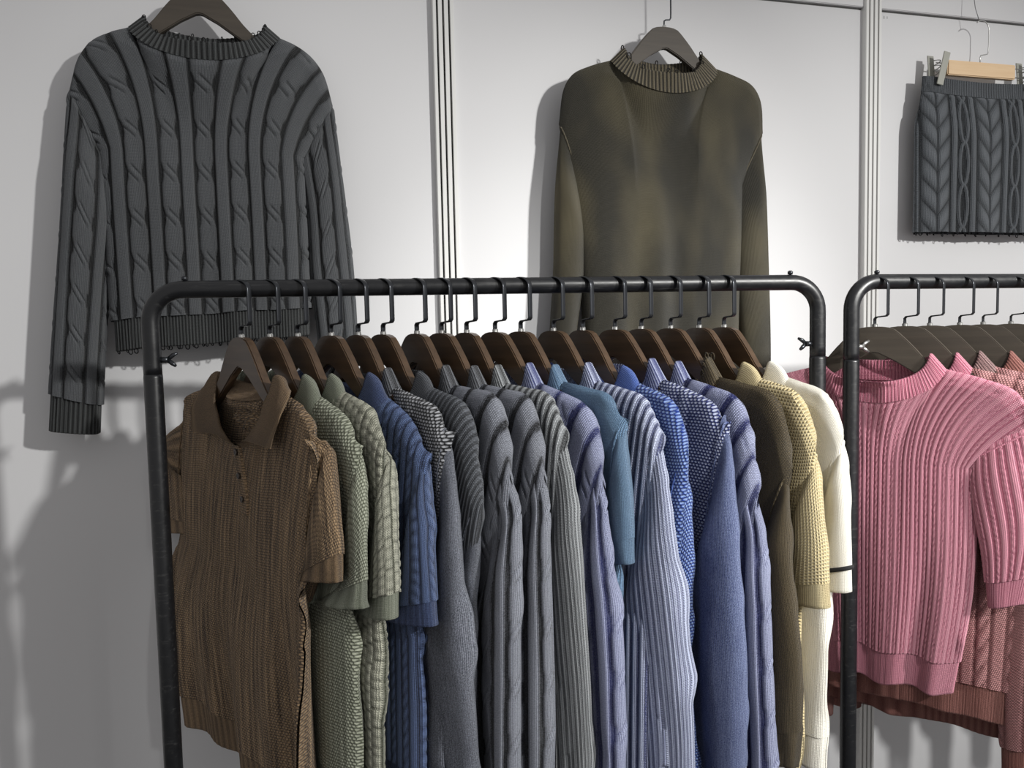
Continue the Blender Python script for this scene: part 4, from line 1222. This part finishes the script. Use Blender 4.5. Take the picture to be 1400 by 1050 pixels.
g.sleeve(1, [L(1040, 178), L(1046, 300), L(1049, 400), L(1050, 480), L(1048, 600)], [L(1000, 262), L(1004, 330), L(1007, 400), L(1014, 480), L(1014, 600)], flat(0.5), rib(0.007, 0.0015), 0.06, b=0.030, seed=2, circ=0.25, fold=0.004)
g.sleeve(-1, [L(767, 166), L(760, 260), L(757, 380), L(752, 470), L(750, 600)], [L(796, 258), L(797, 320), L(796, 380), L(784, 470), L(778, 600)], flat(0.5), rib(0.007, 0.0015), 0.06, b=0.030, seed=3, circ=0.25, fold=0.004)
g.neckband(0.034, p=0.0078, amp=0.0020, thick=0.004, lean=1.2)
k = np.arange(6, len(g.nb_al) - 1, 34)
g.yarn_loops(g.nb_top[k], [np.array([0, 0, 1.0])] * len(k), MT['olive_rib'], 0.0011, (0.006, 0.014))

# skirt on a clip hanger
SY = -0.035
def sp(px, py, y=SY):
    return on_vplane(px, py, (0, y), (1, 0))
tl, tr = sp(1262, 100), sp(1424, 121); bl, br = sp(1258, 318), sp(1432, 318)
ctr = (tl + tr) / 2
sk = empty('knit_skirt', (ctr[0], SY, bl[2]), 0.0, 'charcoal cable-knit mini skirt with ribbed waistband clipped on the wall', 'skirt')
n = 420; rws = 200; hw = (tr[0] - tl[0]) / 2; hb = (br[0] - bl[0]) / 2; ht = ctr[2] - bl[2]
ph = np.linspace(0, 2 * math.pi, n); s = np.linspace(0, 1, rws)
PH, S = np.meshgrid(ph, s, indexing='ij'); PH, S = PH.T, S.T
X = (hw + (hb - hw) * sst(S, 0, 0.35)) * np.cos(PH); Y = -np.sign(np.sin(PH)) * np.abs(np.sin(PH)) ** 0.7 * (0.006 + 0.014 * sst(S, 0.02, 0.4))
sag = -0.007 * np.clip(1 - (X / (hw * 0.85)) ** 2, 0, 1) * (1 - S)
Z = ht * (1 - S) + sag - 0.010 * X / hw * (1 - S) * 0
Y = Y + 0.003 * np.sin(PH * 9 + S * 2) * S
P = np.stack([X, Y, Z], -1)
nr_ = np.cross(np.gradient(P, axis=1), np.gradient(P, axis=0)); nr_ /= np.linalg.norm(nr_, axis=2)[..., None] + 1e-12
if (nr_ * np.stack([X, Y * 6, 0 * X], -1)).sum() < 0: nr_ = -nr_
um = X + 0.0; um = np.where(np.sin(PH) >= 0, X, 2 * hw - X)
v = -S * ht
hh, rr = plait(0.142, 0.048, 0.0052)(um + 0.0, v)
hr, rr2 = rib(0.0046, 0.0012, 0.8)(PH / (2 * math.pi) * 0.0046 * 150, v)
cut = int(rws * 0.10)
hh = hh * np.clip((S - 0.10) / 0.02, 0, 1)
uv = np.stack([um, v], -1)
grid_obj('skirt_body', (P + nr_ * hh[..., None])[cut:], MT['skirt'], sk, uv[cut:], rr[cut:])
wb = (P + nr_ * (hr + 0.0005)[..., None])[:cut + 1]
wb = np.concatenate([wb[:1] - nr_[:1] * 0.004 + np.array([0, 0, -0.015]), wb[:1] - nr_[:1] * 0.002 + np.array([0, 0, 0.001]), wb])
grid_obj('waistband', wb, MT['skirt'], sk, np.concatenate([uv[:1], uv[:1], uv[:cut + 1]]), np.concatenate([rr2[:1], rr2[:1], rr2[:cut + 1]]))
gs = Garment.__new__(Garment); gs.root = sk
kk = np.arange(4, n - 4, 12)
gs.yarn_loops(P[-1, kk], [np.array([0.1, 0, -1.0])] * len(kk), MT['skirt'], 0.0009, (0.003, 0.006))
# clip hanger
b0, b1 = sp(1293, 90, SY - 0.004), sp(1385, 103, SY - 0.004)
cx, cz = (b0[0] + b1[0]) / 2, (b0[2] + b1[2]) / 2
bw = (b1[0] - b0[0]) / 2
ch = empty('clip_hanger', (cx, SY - 0.004, cz), 0.0, 'pale beech skirt hanger with grey metal clips on the wall', 'hanger')
bm = box_bm(-bw, bw, -0.007, 0.007, -0.0165, 0.0165, 0.002)
bm_obj('wood_block', bm, M['beech'], ch)
cl_x = [sp(1281, 88, SY)[0] - cx, sp(1402, 100, SY)[0] - cx]
for z in (0.010, -0.010):
    tube('rod', [(cl_x[0] - 0.006, 0, z), (cl_x[1] + 0.006, 0, z)], 0.0013, M['chrome'], ch, n=8)
for x in cl_x:
    tilt = 0.10
    for sd, nm in ((-1, 'clip_front'), (1, 'clip_back')):
        bm = box_bm(-0.0085, 0.0085, -0.0012, 0.0012, -0.041, 0.030, 0.0006)
        o = bm_obj(nm, bm, M['grey_clip'], ch)
        o.location = (x + (0.004 if sd < 0 else -0.008), sd * 0.0125, 0)
        o.rotation_euler = (-sd * 0.12, 0.16 if sd < 0 else 0.02, 0)
    sp_pts = [(x - 0.003 + 0.003 * math.sin(a * 3), 0.009 * math.cos(a * 3), -0.016 + 0.034 * a / 6.28) for a in np.linspace(0, 6.28, 40)]
    tube('clip_spring', sp_pts, 0.0011, M['chrome'], ch, n=6)
hk = [(0, 0, 0.012), (0, 0, 0.030), (0.002, 0, 0.034), (0.020, 0, 0.038), (0.0225, 0, 0.042)]
hk += [(0.0235, 0, z) for z in (0.06, 0.08, 0.092)]
hk += [(0.0035 + 0.020 * math.cos(a), 0, 0.092 + 0.020 * math.sin(a)) for a in np.linspace(0, math.pi * 0.75, 10)[1:]]
tube('hook', hk, 0.0012, M['chrome'], ch, n=8, up=(0, 1, 0))
o = tube('hanging_wire', [(cx - 0.004, SY - 0.004, cz + 0.110), (cx - 0.012, SY, cz + 0.14), (cx - 0.016, -0.012, 2.30), (cx - 0.016, -0.004, 2.5)], 0.0008, M['thread'], None, n=6)
tag(o, 'thin wire holding up the skirt hanger', 'wire')
